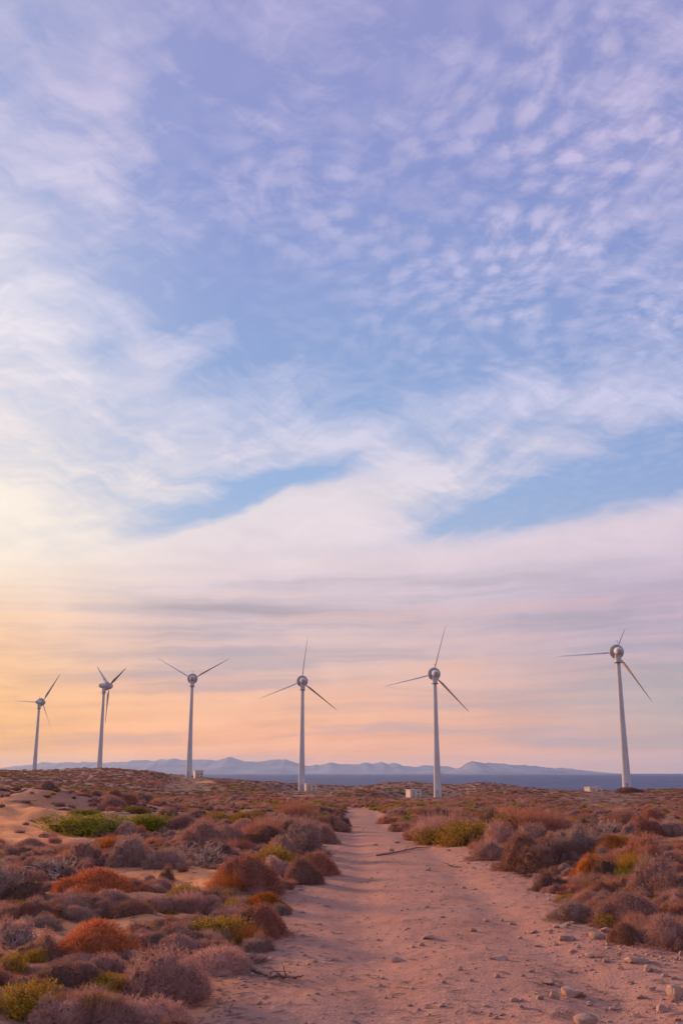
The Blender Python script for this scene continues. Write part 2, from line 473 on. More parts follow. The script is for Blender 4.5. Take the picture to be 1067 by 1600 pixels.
def m_ground(n):
    p = pos_of(n)
    sandm = attr(n, 'bare')
    trk = attr(n, 'track')
    fine = n.noise(p, 9.0, 5, 0.65)
    mid = n.noise(p, 1.3, 4, 0.6)
    wide = n.noise(p, 0.18, 3, 0.55)
    grit = n.noise(p, 42.0, 2, 0.6)
    sand = n.ramp(mid * 0.6 + fine * 0.4, [(0.28, (0.52, 0.200, 0.080)), (0.5, (0.66, 0.275, 0.115)), (0.72, (0.74, 0.345, 0.155))])  # orange of the low sunlight is put into the bare sand's colour
    trackc = n.ramp(mid * 0.55 + fine * 0.45, [(0.25, (0.29, 0.132, 0.092)), (0.45, (0.40, 0.195, 0.136)), (0.6, (0.45, 0.225, 0.158)), (0.75, (0.52, 0.285, 0.208))])
    # scattered dark litter flecks, drawn out across the track
    px_, py_, pz_ = n.sep(p)
    fl = n.noise(n.xyz(px_ * 5.0, py_ * 9.0, pz_ * 2.0), 1.0, 3, 0.7)
    patchy = n.noise(p, 0.75, 3, 0.6)
    trackc = n.mix(n.sstep(patchy, 0.45, 0.68) * 0.55, trackc, (0.36, 0.205, 0.165))
    fl2 = n.noise(n.xyz(px_ * 14.0, py_ * 20.0, pz_ * 4.0), 1.0, 3, 0.7)
    litter = (n.sstep(fl, 0.57, 0.68) * n.sstep(mid, 0.38, 0.58)).max(n.sstep(fl2, 0.62, 0.70) * n.sstep(patchy, 0.36, 0.56))
    trackc = n.mix(litter * 0.62, trackc, (0.16, 0.078, 0.058))
    pale = n.sstep(grit, 0.60, 0.70) * n.sstep(patchy, 0.40, 0.6)
    trackc = n.mix(pale * 0.6, trackc, (0.60, 0.41, 0.32))
    soil = n.ramp(fine * 0.5 + mid * 0.5, [(0.25, (0.20, 0.098, 0.066)), (0.5, (0.34, 0.168, 0.112)), (0.75, (0.48, 0.25, 0.17))])
    farc = n.ramp(n.noise(p, 0.35, 5, 0.7), [(0.3, (0.18, 0.100, 0.074)), (0.5, (0.23, 0.130, 0.096)), (0.7, (0.30, 0.172, 0.13))])
    soil = n.mix(n.sstep(py_, 40.0, 140.0), soil, farc)
    green = n.sstep(wide, 0.60, 0.72) * n.sstep(py_, 90.0, 180.0)
    soil = n.mix(green * 0.55, soil, (0.085, 0.085, 0.022))
    c = n.mix(sandm, soil, sand)
    c = n.mix(trk, c, trackc)
    h = fine * 0.5 + grit * 0.25 + mid * 0.6
    bmp = n.bump(h, 0.65, 0.045)
    return principled(n, c, 0.95, 0.12, bmp)
M = {}
M['ground'] = mat('sandy_ground', m_ground)

def m_sea(n):
    p = pos_of(n)
    px_, py_, pz_ = n.sep(p)
    st = n.noise(n.xyz(px_ * 0.012, py_ * 0.004, 0), 1.0, 5, 0.65)
    rip = n.noise(n.xyz(px_ * 0.09, py_ * 0.05, 0), 1.0, 4, 0.6)
    c = n.ramp(st, [(0.3, (0.028, 0.048, 0.125)), (0.5, (0.045, 0.066, 0.155)), (0.7, (0.070, 0.085, 0.175))])
    return principled(n, c, 0.5, 0.20, n.bump(rip, 1.0, 6.0))
M['sea'] = mat('sea_water', m_sea)

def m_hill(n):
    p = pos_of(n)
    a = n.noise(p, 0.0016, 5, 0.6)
    c = n.ramp(a, [(0.3, (0.10, 0.125, 0.19)), (0.5, (0.16, 0.185, 0.25)), (0.7, (0.25, 0.27, 0.33))])  # blue of the distant haze is mixed into the rock colour
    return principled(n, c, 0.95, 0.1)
M['hill'] = mat('haze_blue_hill_rock', m_hill)

def m_paint(n):
    p = objco(n)
    x_, y_, z_ = n.sep(p)
    streaks = n.noise(n.xyz(x_ * 1.4, y_ * 1.4, z_ * 0.07), 1.0, 4, 0.6)
    blot = n.noise(p, 0.35, 4, 0.6)
    c = n.mix(n.sstep(streaks * 0.6 + blot * 0.4, 0.42, 0.68), (0.57, 0.565, 0.56), (0.47, 0.46, 0.45))
    return principled(n, c, 0.8, 0.1)
M['paint'] = mat('white_tower_paint', m_paint)
def m_grey(n):
    p = objco(n)
    blot = n.noise(p, 1.2, 4, 0.6)
    return principled(n, n.ramp(blot, [(0.3, (0.36, 0.35, 0.35)), (0.7, (0.46, 0.45, 0.44))]), 1.0, 0.03)
M['grey'] = mat('grey_generator_casing', m_grey)
M['steel'] = mat('dark_steel', lambda n: principled(n, n.ramp(n.noise(objco(n), 2.0, 3), [(0.3, (0.12, 0.12, 0.12)), (0.7, (0.2, 0.19, 0.19))]), 0.5, 0.4))
def m_blade(n):
    b = n.noise(objco(n), 0.6, 3, 0.6)
    return principled(n, n.ramp(b, [(0.3, (0.46, 0.45, 0.45)), (0.7, (0.57, 0.56, 0.55))]), 0.7, 0.15)
M['blade'] = mat('pale_blade_gelcoat', m_blade)
def m_plaster(n):
    p = objco(n)
    a = n.noise(p, 0.9, 5, 0.65)
    return principled(n, n.ramp(a, [(0.3, (0.60, 0.47, 0.39)), (0.7, (0.70, 0.57, 0.48))]), 0.9, 0.2, n.bump(n.noise(p, 14.0, 3), 0.3, 0.02))
M['plaster'] = mat('weathered_plaster', m_plaster)
M['door'] = mat('painted_steel_door', lambda n: principled(n, n.ramp(n.noise(objco(n), 3.0, 3), [(0.3, (0.34, 0.30, 0.28)), (0.7, (0.44, 0.40, 0.37))]), 0.5, 0.4))
def m_stone(n):
    p = objco(n)
    r_ = S(n, n.node('ShaderNodeObjectInfo').outputs['Random'])
    wp = pos_of(n)
    a = n.noise(wp, 11.0, 5, 0.65)
    tint = n.noise(wp, 1.7, 1, 0.5)
    c = n.ramp(a * 0.75 + tint * 0.25, [(0.3, (0.25, 0.138, 0.100)), (0.5, (0.38, 0.225, 0.165)), (0.72, (0.50, 0.34, 0.27))])
    c = n.mix(n.sstep(n.noise(wp, 5.0, 3, 0.6), 0.62, 0.72) * 0.6, c, (0.12, 0.10, 0.095))
    return principled(n, c, 0.92, 0.15, n.bump(n.noise(wp, 30.0, 4, 0.6), 0.6, 0.015))
M['stone'] = mat('pale_limestone', m_stone)

# ------------------------------------------------------------------ object helpers
def link(o, parent=None):
    C.objects.link(o)
    if parent is not None: o.parent = parent
    return o
def tag(o, label=None, cat=None, group=None, kind=None):
    if label: o['label'] = label
    if cat: o['category'] = cat
    if group: o['group'] = group
    if kind: o['kind'] = kind
    return o
def mesh_np(name, v, f, material, smooth=False, attrs=None):
    """mesh from numpy arrays; f is (n,3) or (n,4)"""
    v = np.asarray(v, np.float32); f = np.asarray(f, np.int32)
    me = bpy.data.meshes.new(name)
    k = f.shape[1]
    me.vertices.add(len(v)); me.vertices.foreach_set('co', v.ravel())
    me.loops.add(f.size); me.loops.foreach_set('vertex_index', f.ravel())
    me.polygons.add(len(f)); me.polygons.foreach_set('loop_start', np.arange(0, f.size, k, dtype=np.int32))
    if smooth: me.polygons.foreach_set('use_smooth', np.ones(len(f), bool))
    me.materials.append(material)
    for an, av in (attrs or {}).items():
        a = me.attributes.new(an, 'FLOAT', 'POINT'); a.data.foreach_set('value', np.asarray(av, np.float32))
    me.update(calc_edges=True); me.validate()
    return me
def obj(name, me, parent=None, loc=(0, 0, 0), rot=(0, 0, 0), scale=(1, 1, 1)):
    o = bpy.data.objects.new(name, me)
    o.location = loc; o.rotation_euler = rot; o.scale = scale
    return link(o, parent)
def empty(name, loc, rz=0.0):
    o = bpy.data.objects.new(name, None)
    o.location = loc; o.rotation_euler = (0, 0, rz); o.empty_display_size = 0.3
    return link(o)
def bm_mesh(name, bm, material, smooth=False):
    me = bpy.data.meshes.new(name); bm.to_mesh(me); bm.free()
    me.materials.append(material)
    if smooth:
        for p_ in me.polygons: p_.use_smooth = True
    return me
def lathe_bm(profile, seg=32, axis='Z', caps=True):
    """profile: (radius, height) pairs"""
    bm = bmesh.new(); rings = []
    for (r_, h_) in profile:
        ring = []
        for k in range(seg):
            a = 2 * math.pi * k / seg
            if axis == 'Z': co = (r_ * math.cos(a), r_ * math.sin(a), h_)
            else: co = (r_ * math.cos(a), h_, r_ * math.sin(a))
            ring.append(bm.verts.new(co))
        rings.append(ring)
    for i in range(len(rings) - 1):
        for k in range(seg):
            bm.faces.new((rings[i][k], rings[i][(k + 1) % seg], rings[i + 1][(k + 1) % seg], rings[i + 1][k]))
    if caps:
        bm.faces.new(rings[0]); bm.faces.new(rings[-1])
    bmesh.ops.recalc_face_normals(bm, faces=bm.faces)
    return bm
def box_bm(sx, sy, sz, ox=0, oy=0, oz=0, bevel=0.0):
    bm = bmesh.new()
    bmesh.ops.create_cube(bm, size=1.0)
    for v in bm.verts: v.co = (v.co.x * sx + ox, v.co.y * sy + oy, v.co.z * sz + oz)
    if bevel: bmesh.ops.bevel(bm, geom=list(bm.edges), offset=bevel, segments=1, affect='EDGES')
    return bm
def autosmooth(me, deg=35):
    me.polygons.foreach_set('use_smooth', np.ones(len(me.polygons), bool))
    try: me.set_sharp_from_angle(angle=R(deg))
    except Exception: pass
    return me

# ------------------------------------------------------------------ ground
def build_ground():
    az = np.concatenate([np.arange(-180, -36, 4.0), np.arange(-36, 36.001, 0.16), np.arange(40, 180, 4.0)])
    r = np.concatenate([np.linspace(0.4, 3.0, 8)[:-1], np.exp(np.linspace(math.log(3.0), math.log(940.0), 500))])
    A, RR = np.meshgrid(np.radians(az), r)
    x = RR * np.sin(A); y = RR * np.cos(A)
    z = ground_z(x, y)
    nr, na = x.shape
    v = np.stack([x.ravel(), y.ravel(), z.ravel()], 1)
    i = np.arange(nr - 1)[:, None] * na + np.arange(na)[None, :]
    j = np.arange(nr - 1)[:, None] * na + (np.arange(na)[None, :] + 1) % na
    f = np.stack([i, i + na, j + na, j], -1).reshape(-1, 4)
    c0 = len(v)
    v = np.vstack([v, [[0, 0, float(ground_z(0.0, 0.0))]]])
    e = track_edge(x, y).ravel()
    trk = np.append(sst(e, 0.35, -0.15), 1.0)
    bare = np.append(sand_mask(x, y).ravel(), 0)
    me = mesh_np('ground', v, f, M['ground'], True, {'track': trk, 'bare': bare})
    bm = bmesh.new(); bm.from_mesh(me); bm.verts.ensure_lookup_table()
    for k in range(na):
        bm.faces.new((bm.verts[c0], bm.verts[k], bm.verts[(k + 1) % na])).smooth = True
    bmesh.ops.recalc_face_normals(bm, faces=bm.faces)
    bm.to_mesh(me); bm.free()
    tag(obj('ground', me), kind='structure')
build_ground()

# ------------------------------------------------------------------ sea and far hills
def build_sea():
    n_ = 60
    gx = np.linspace(-29500, 29500, n_); gy = np.concatenate([np.linspace(-8800, 2000, 12), np.linspace(2600, 29500, 48)])
    X, Y = np.meshgrid(gx, gy)
    v = np.stack([X.ravel(), Y.ravel(), np.zeros(X.size)], 1)
    i = (np.arange(len(gy) - 1)[:, None] * n_ + np.arange(n_ - 1)[None, :])
    f = np.stack([i, i + 1, i + 1 + n_, i + n_], -1).reshape(-1, 4)
    tag(obj('sea', mesh_np('sea', v, f, M['sea'])), kind='structure')
build_sea()

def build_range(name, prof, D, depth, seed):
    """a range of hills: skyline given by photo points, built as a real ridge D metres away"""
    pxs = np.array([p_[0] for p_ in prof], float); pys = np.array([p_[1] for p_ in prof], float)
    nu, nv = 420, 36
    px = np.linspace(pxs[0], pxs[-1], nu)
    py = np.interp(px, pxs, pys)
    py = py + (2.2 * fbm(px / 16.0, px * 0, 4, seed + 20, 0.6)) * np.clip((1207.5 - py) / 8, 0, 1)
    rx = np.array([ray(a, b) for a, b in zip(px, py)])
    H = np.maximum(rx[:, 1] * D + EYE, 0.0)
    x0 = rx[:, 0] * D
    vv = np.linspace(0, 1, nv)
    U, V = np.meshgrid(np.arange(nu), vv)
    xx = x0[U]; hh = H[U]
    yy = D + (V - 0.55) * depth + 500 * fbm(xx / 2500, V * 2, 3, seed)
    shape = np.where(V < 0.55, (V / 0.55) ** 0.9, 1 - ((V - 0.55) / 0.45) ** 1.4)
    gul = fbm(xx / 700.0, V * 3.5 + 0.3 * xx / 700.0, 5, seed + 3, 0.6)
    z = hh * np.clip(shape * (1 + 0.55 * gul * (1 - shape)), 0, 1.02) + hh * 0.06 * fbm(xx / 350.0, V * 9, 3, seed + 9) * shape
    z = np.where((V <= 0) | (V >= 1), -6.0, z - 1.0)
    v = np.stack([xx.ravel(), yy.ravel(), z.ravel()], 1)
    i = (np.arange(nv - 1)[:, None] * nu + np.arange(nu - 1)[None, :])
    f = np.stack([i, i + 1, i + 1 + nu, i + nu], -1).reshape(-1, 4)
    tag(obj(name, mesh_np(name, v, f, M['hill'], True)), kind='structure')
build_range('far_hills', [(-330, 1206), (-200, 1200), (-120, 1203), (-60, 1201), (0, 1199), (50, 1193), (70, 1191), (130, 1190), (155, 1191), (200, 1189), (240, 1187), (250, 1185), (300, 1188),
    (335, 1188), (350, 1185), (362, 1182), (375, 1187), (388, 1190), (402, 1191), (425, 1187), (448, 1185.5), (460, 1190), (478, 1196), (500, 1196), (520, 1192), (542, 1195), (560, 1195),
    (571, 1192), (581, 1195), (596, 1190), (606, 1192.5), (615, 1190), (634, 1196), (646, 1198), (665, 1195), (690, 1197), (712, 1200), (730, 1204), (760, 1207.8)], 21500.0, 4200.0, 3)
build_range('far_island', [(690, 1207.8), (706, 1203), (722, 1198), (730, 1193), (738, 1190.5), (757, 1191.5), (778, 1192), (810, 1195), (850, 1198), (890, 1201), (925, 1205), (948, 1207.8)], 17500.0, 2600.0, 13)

def build_haze():
    bm = box_bm(59400, 38600, 370, 0, 10400, 370 / 2 - 20)
    m = bpy.data.materials.new('sea_haze'); m.use_nodes = True
    n = NT(m.node_tree)
    out = n.node('ShaderNodeOutputMaterial')
    pv = n.node('ShaderNodeVolumePrincipled')
    pv.inputs['Color'].default_value = (0.52, 0.70, 1.0, 1)
    pv.inputs['Density'].default_value = 2.7e-5
    pv.inputs['Anisotropy'].default_value = 0.25
    n.t.links.new(pv.outputs[0], out.inputs['Volume'])
    tag(obj('haze', bm_mesh('haze', bm, m)), label='thin blue evening haze over the sea', kind='stuff')
build_haze()

# ------------------------------------------------------------------ wind turbines
def blade_mesh(length, seed=0):
    """root at the origin, tip along +Z, chord across X"""
    st = [(0.0, 0.42, 1.0), (0.05, 0.42, 1.0), (0.11, 0.95, 0.5), (0.18, 1.55, 0.26), (0.27, 1.50, 0.20), (0.42, 1.15, 0.17), (0.6, 0.82, 0.15), (0.78, 0.56, 0.14), (0.92, 0.36, 0.13), (0.985, 0.2, 0.13), (1.0, 0.06, 0.2)]
    bm = bmesh.new(); rings = []; seg = 12
    for (t, ch, th) in st:
        tw = R(16.0 * (1 - t) ** 2)
        off = 0.0 if t < 0.07 else (0.22 * ch)
        ring = []
        for k in range(seg):
            a = 2 * math.pi * k / seg
            cx_ = 0.5 * ch * math.cos(a); cy_ = 0.5 * ch * th * math.sin(a) * (1.0 + 0.35 * math.cos(a))
            cx_ -= off * 0.5
            ring.append(bm.verts.new((cx_ * math.cos(tw) - cy_ * math.sin(tw), cx_ * math.sin(tw) + cy_ * math.cos(tw), t * length)))
        rings.append(ring)
    for i in range(len(rings) - 1):
        for k in range(seg):
            bm.faces.new((rings[i][k], rings[i][(k + 1) % seg], rings[i + 1][(k + 1) % seg], rings[i + 1][k]))
    bm.faces.new(rings[0]); bm.faces.new(rings[-1])
    bmesh.ops.recalc_face_normals(bm, faces=bm.faces)
    return bm_mesh('blade', bm, M['blade'], True)

M['white'] = mat('white_nacelle_paint', lambda n: principled(n, n.ramp(n.noise(objco(n), 0.8, 4), [(0.3, (0.54, 0.53, 0.52)), (0.7, (0.64, 0.63, 0.62))]), 0.9, 0.05))
prof = []
for k in range(25):
    t = k / 24.0
    prof.append((0.68 + 0.84 * (1 - t) ** 1.5, -1.0 + t * 43.3))
TW = dict(
    tower=autosmooth(bm_mesh('tower', lathe_bm(prof, 40), M['paint'])),
    flange=autosmooth(bm_mesh('flange', lathe_bm([(1.02, 0.0), (1.06, 0.03), (1.06, 0.13), (1.02, 0.16)], 36), M['paint'])),
    collar=autosmooth(bm_mesh('collar', lathe_bm([(0.7, 0), (1.36, 0.05), (1.4, 0.14), (1.36, 0.22), (0.75, 0.3)], 36), M['steel'])),
    neck=autosmooth(bm_mesh('neck', lathe_bm([(0.95, 0), (0.98, 0.5), (1.05, 1.4), (1.15, 2.6)], 32), M['paint'])),
    nacelle=autosmooth(bm_mesh('nacelle', lathe_bm([(0.12, -4.3), (0.5, -4.22), (0.85, -4.0), (1.1, -3.6), (1.24, -2.9), (1.3, -2.0), (1.32, -1.2), (1.34, -0.5)], 40, 'Y'), M['white'])),
    ring=autosmooth(bm_mesh('generator_ring', lathe_bm([(1.3, -0.66), (2.2, -0.56), (2.42, -0.42), (2.48, -0.2), (2.48, 0.45), (2.4, 0.62), (2.2, 0.72), (1.7, 0.78)], 48, 'Y'), M['grey'])),
    hub=autosmooth(bm_mesh('hub_spinner', lathe_bm([(1.75, 0.80), (1.82, 1.1), (1.8, 1.9), (1.62, 2.6), (1.25, 3.25), (0.7, 3.7), (0.1, 3.9)], 40, 'Y'), M['paint'])),
    hatch=bm_mesh('hatch', box_bm(0.7, 0.05, 0.8, 0, 0, 0, 0.015), M['steel']),
    mast=bm_mesh('wind_mast', lathe_bm([(0.05, 0), (0.045, 1.5), (0.02, 2.1)], 8), M['steel']),
    vane=bm_mesh('wind_vane', box_bm(0.9, 0.04, 0.16, 0, 0, 0, 0.01), M['steel']),
    door=bm_mesh('door', box_bm(0.95, 0.10, 2.0, 0, 0, 1.0, 0.03), M['door']),
    step=bm_mesh('step', box_bm(1.3, 0.9, 0.35, 0, 0, 0.17, 0.02), M['plaster']),
)
BL_ = blade_mesh(18.6)
for t in TURB:
    gz = EYE + t['z']
    root = empty('wind_turbine', (t['x'], t['D'], gz))
    tag(root, t['label'], 'wind turbine', 'row of wind turbines along the shore')
    tower = obj('tower', TW['tower'], root)
    for hz_, rr in ((13.6, 0.0), (28.2, 0.0)):
        tt = (hz_ + 1) / 43.3
        rad = 0.68 + 0.84 * (1 - tt) ** 1.5
        s_ = (rad + 0.03) / 1.06
        obj('flange', TW['flange'], tower, (0, 0, hz_), (0, 0, 0), (s_, s_, 1))
    a_ = R(-12)
    dr = obj('door', TW['door'], tower, (1.46 * math.sin(a_), -1.46 * math.cos(a_), 0.35), (0, 0, a_))
    obj('step', TW['step'], tower, (2.0 * math.sin(a_), -2.0 * math.cos(a_), 0.0), (0, 0, a_))
    obj('collar', TW['collar'], root, (0, 0, HUB_H - 4.0))
    head_az = -math.atan2(t['x'], t['D']) - R(t['yaw'])          # turn of the rotor axis from +Y
    obj('neck', TW['neck'], root, (0, 0, HUB_H - 3.72))
    fx_, fy_ = -1.15 * math.sin(head_az), 1.15 * math.cos(head_az)
    nac = obj('nacelle', TW['nacelle'], root, (fx_, fy_, HUB_H), (0, 0, head_az))
    obj('hatch', TW['hatch'], nac, (0, -4.26, -0.1))
    obj('wind_mast', TW['mast'], nac, (0.0, -1.6, 1.45))
    obj('wind_vane', TW['vane'], nac, (0.0, -1.6, 3.45), (0, 0, 0.5))
    obj('generator_ring', TW['ring'], root, (fx_, fy_, HUB_H), (0, 0, head_az))
    hub = obj('hub_spinner', TW['hub'], root, (fx_, fy_, HUB_H), (0, 0, head_az))
    from mathutils import Matrix
    for k in range(3):
        ang = R(t['th'] + 120 * k)
        sc = t.get('short', {}).get(k, 1.0)
        b = bpy.data.objects.new('blade', BL_)
        link(b, root)
        m4 = (Matrix.Translation((0, 0, HUB_H)) @ Matrix.Rotation(head_az, 4, 'Z') @ Matrix.Translation((0, 2.9, 0))
              @ Matrix.Rotation(ang, 4, 'Y') @ Matrix.Translation((0, 0, 1.5)) @ Matrix.Rotation(R(62), 4, 'Z') @ Matrix.Scale(sc, 4, (0, 0, 1)))
        b.matrix_local = m4

# ------------------------------------------------------------------ cabins
for c_ in CABINS:
    z0 = EYE + c_['z'] - 0.1
    w_, d_, h_ = c_['w'], c_['d'], c_['h']
    root = empty('transformer_cabin', (c_['x'], c_['D'] + d_ / 2, z0), R(c_['rz']))
    tag(root, c_['label'], 'cabin', 'transformer cabins by the turbines')
    obj('wall', bm_mesh('wall', box_bm(w_, d_, h_ + 0.3, 0, 0, h_ / 2 - 0.15, 0.03), M['plaster']), root)
    rf = obj('roof', bm_mesh('roof', box_bm(w_ + 0.3, d_ + 0.3, 0.22, 0, 0, h_ + 0.113, 0.03), M['plaster']), root)
    obj('plinth', bm_mesh('plinth', box_bm(w_ + 0.16, d_ + 0.16, 0.36, 0, 0, 0.1, 0.02), M['stone']), root)
    dr = obj('door', bm_mesh('door', box_bm(1.1, 0.09, 2.1, -w_ * 0.2, -d_ / 2 - 0.02, 1.4, 0.02), M['door']), root)
    obj('handle', bm_mesh('handle', box_bm(0.05, 0.08, 0.2, -w_ * 0.2 + 0.42, -d_ / 2 - 0.1, 1.35, 0.01), M['steel']), dr)
    for k in range(2):
        lv = obj('vent', bm_mesh('vent', box_bm(0.8, 0.07, 0.6, w_ * 0.24, -d_ / 2 - 0.012, 0.8 + k * 1.2, 0.015), M['steel']), root)

# ------------------------------------------------------------------ plant meshes
def m_twig(stops, trans=0.33, var=0.35, mixf=0.45, alt=(0.26, 0.10, 0.055)):
    def b(n):
        t = attr(n, 'tint')
        r_ = S(n, n.node('ShaderNodeObjectInfo').outputs['Random'])
        c = n.ramp(t, stops)
        o_ = objco(n)
        c = n.mix(n.sstep(n.noise(o_, 4.5, 3, 0.6), 0.46, 0.66) * mixf, c, alt)
        c = n.mix(n.sstep(n.noise(n.xyz(*[q + r_ * 7.0 for q in n.sep(o_)]), 3.2, 2, 0.6), 0.55, 0.72) * mixf, c, (0.36, 0.235, 0.185))
        k = (r_ - 0.5) * var + 1.0
        c = n.mix(1.0, c, n.xyz(k, k, k), 'MULTIPLY')
        d = n.node('ShaderNodeBsdfDiffuse'); n.put(d.inputs['Color'], c)
        tr = n.node('ShaderNodeBsdfTranslucent'); n.put(tr.inputs['Color'], c)
        mx = n.node('ShaderNodeMixShader'); mx.inputs[0].default_value = trans
        n.t.links.new(d.outputs[0], mx.inputs[1]); n.t.links.new(tr.outputs[0], mx.inputs[2])
        return S(n, mx.outputs[0])
    return b
PAL = {
    'rust':     [(0.0, (0.17, 0.050, 0.022)), (0.45, (0.33, 0.105, 0.042)), (0.8, (0.44, 0.165, 0.075)), (1.0, (0.50, 0.26, 0.17))],
    'orange':   [(0.0, (0.18, 0.055, 0.015)), (0.5, (0.38, 0.125, 0.025)), (1.0, (0.50, 0.20, 0.05))],
    'redbrown': [(0.0, (0.12, 0.045, 0.030)), (0.5, (0.25, 0.105, 0.070)), (1.0, (0.40, 0.20, 0.145))],
    'brown':    [(0.0, (0.10, 0.050, 0.034)), (0.5, (0.205, 0.105, 0.075)), (1.0, (0.36, 0.21, 0.155))],
    'dark':     [(0.0, (0.06, 0.036, 0.028)), (0.5, (0.125, 0.072, 0.056)), (1.0, (0.24, 0.15, 0.12))],
    'mauve':    [(0.0, (0.125, 0.066, 0.054)), (0.5, (0.235, 0.132, 0.108)), (1.0, (0.38, 0.24, 0.20))],
    'grey':     [(0.0, (0.13, 0.082, 0.068)), (0.5, (0.24, 0.160, 0.134)), (1.0, (0.39, 0.285, 0.245))],
    'pink':     [(0.0, (0.18, 0.092, 0.076)), (0.5, (0.35, 0.195, 0.160)), (1.0, (0.52, 0.33, 0.275))],
    'olive':    [(0.0, (0.095, 0.058, 0.014)), (0.5, (0.205, 0.128, 0.024)), (1.0, (0.34, 0.215, 0.045))],
    'yellow':   [(0.0, (0.14, 0.080, 0.012)), (0.5, (0.30, 0.182, 0.022)), (1.0, (0.45, 0.29, 0.045))],
    'green':    [(0.0, (0.075, 0.076, 0.010)), (0.5, (0.165, 0.165, 0.016)), (1.0, (0.28, 0.27, 0.035))],
    'bleached': [(0.0, (0.22, 0.155, 0.135)), (0.5, (0.43, 0.325, 0.285)), (1.0, (0.60, 0.49, 0.44))],
}
BOOST = {'rust': 1.55, 'orange': 1.3, 'redbrown': 1.7, 'brown': 1.75, 'dark': 1.7, 'mauve': 1.65, 'grey': 1.5, 'pink': 1.4, 'olive': 1.5, 'yellow': 1.25, 'green': 1.5, 'bleached': 1.45}
for k_, st_ in PAL.items():
    st_ = [(p_, tuple(min(v_ * BOOST[k_], 0.8) for v_ in c_)) for (p_, c_) in st_]
    M[k_] = mat(k_ + '_twigs', m_twig(st_))
def m_wood(n):
    p = objco(n)
    return principled(n, n.ramp(n.noise(p, 14.0, 4, 0.6), [(0.3, (0.14, 0.085, 0.065)), (0.7, (0.30, 0.20, 0.165))]), 0.9, 0.1)
M['wood'] = mat('dry_wood', m_wood)

def unit(v):
    return v / np.maximum(np.linalg.norm(v, axis=-1, keepdims=True), 1e-6)

def lump_dirs(rng, n, nl, low=-0.12):
    """directions of an upper dome"""
    z = rng.uniform(low, 1.0, n); a = rng.uniform(0, 2 * math.pi, n)
    s = np.sqrt(np.maximum(1 - z * z, 0))
    return np.stack([s * np.cos(a), s * np.sin(a), z], 1)

def dome_radius(d, lobes, k=0.22):
    """lumpy radius of the dome in direction d"""
    r = np.full(len(d), 0.86)
    for (c, w, a) in lobes:
        r = r + a * np.exp(-((1 - d @ c) / w) ** 2)
    return r

def make_lobes(rng, n, amp):
    out = []
    for i in range(n):
        c = unit(np.array([rng.normal(), rng.normal(), abs(rng.normal()) * 0.7 + 0.05]))
        out.append((c, rng.uniform(0.06, 0.20), rng.uniform(-amp * 0.6, amp)))
    return out

def tri_blades(p0, d, L, w, rng, bend=0.0):
    """thin triangles from p0 along d"""
    n = len(p0)
    side = unit(np.cross(d, rng.normal(size=(n, 3))))
    a = p0 - side * w[:, None] * 0.5; b = p0 + side * w[:, None] * 0.5
    tip = p0 + d * L[:, None]
    if bend: tip[:, 2] += bend * L
    v = np.stack([a, b, tip], 1).reshape(-1, 3)
    f = np.arange(n * 3).reshape(-1, 3)
    return v, f

def join(parts):
    vs, fs, ts, o = [], [], [], 0
    for (v, f, t) in parts:
        vs.append(v); fs.append(f + o); ts.append(t); o += len(v)
    return np.vstack(vs), np.vstack(fs), np.concatenate(ts)

def core_dome(rng, lobes, s, H, seg=20, rings=8):
    """dense inner mass of the bush"""
    v = []; f = []
    for i in range(rings + 1):
        ph = -0.25 + (math.pi / 2 + 0.25) * i / rings
        for k in range(seg):
            a = 2 * math.pi * k / seg
            v.append((math.cos(ph) * math.cos(a), math.cos(ph) * math.sin(a), math.sin(ph)))
    d = np.array(v)
    r = dome_radius(unit(d), lobes) * s * (1 + 0.10 * rng.normal(size=len(d)))
    v = d * r[:, None] * np.array([0.5, 0.5, H])
    for i in range(rings):
        for k in range(seg):
            a = i * seg + k; b = i * seg + (k + 1) % seg
            f.append((a, b, b + seg)); f.append((a, b + seg, a + seg))
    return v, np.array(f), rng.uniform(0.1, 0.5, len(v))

def sub_domes(rng, k, spread=1.0):
    """a bush is several overlapping cushions of different size"""
    out = [(np.array([0.0, 0.0]), rng.uniform(0.33, 0.40), 1.0)]
    for i in range(k):
        a = rng.uniform(0, 2 * math.pi); r = rng.uniform(0.17, 0.30)
        o = (rng.uniform(0.42, 0.50) - r * 0.75) * spread
        out.append((np.array([math.cos(a), math.sin(a)]) * max(o, 0.12), r, rng.uniform(0.45, 0.85)))
    return out

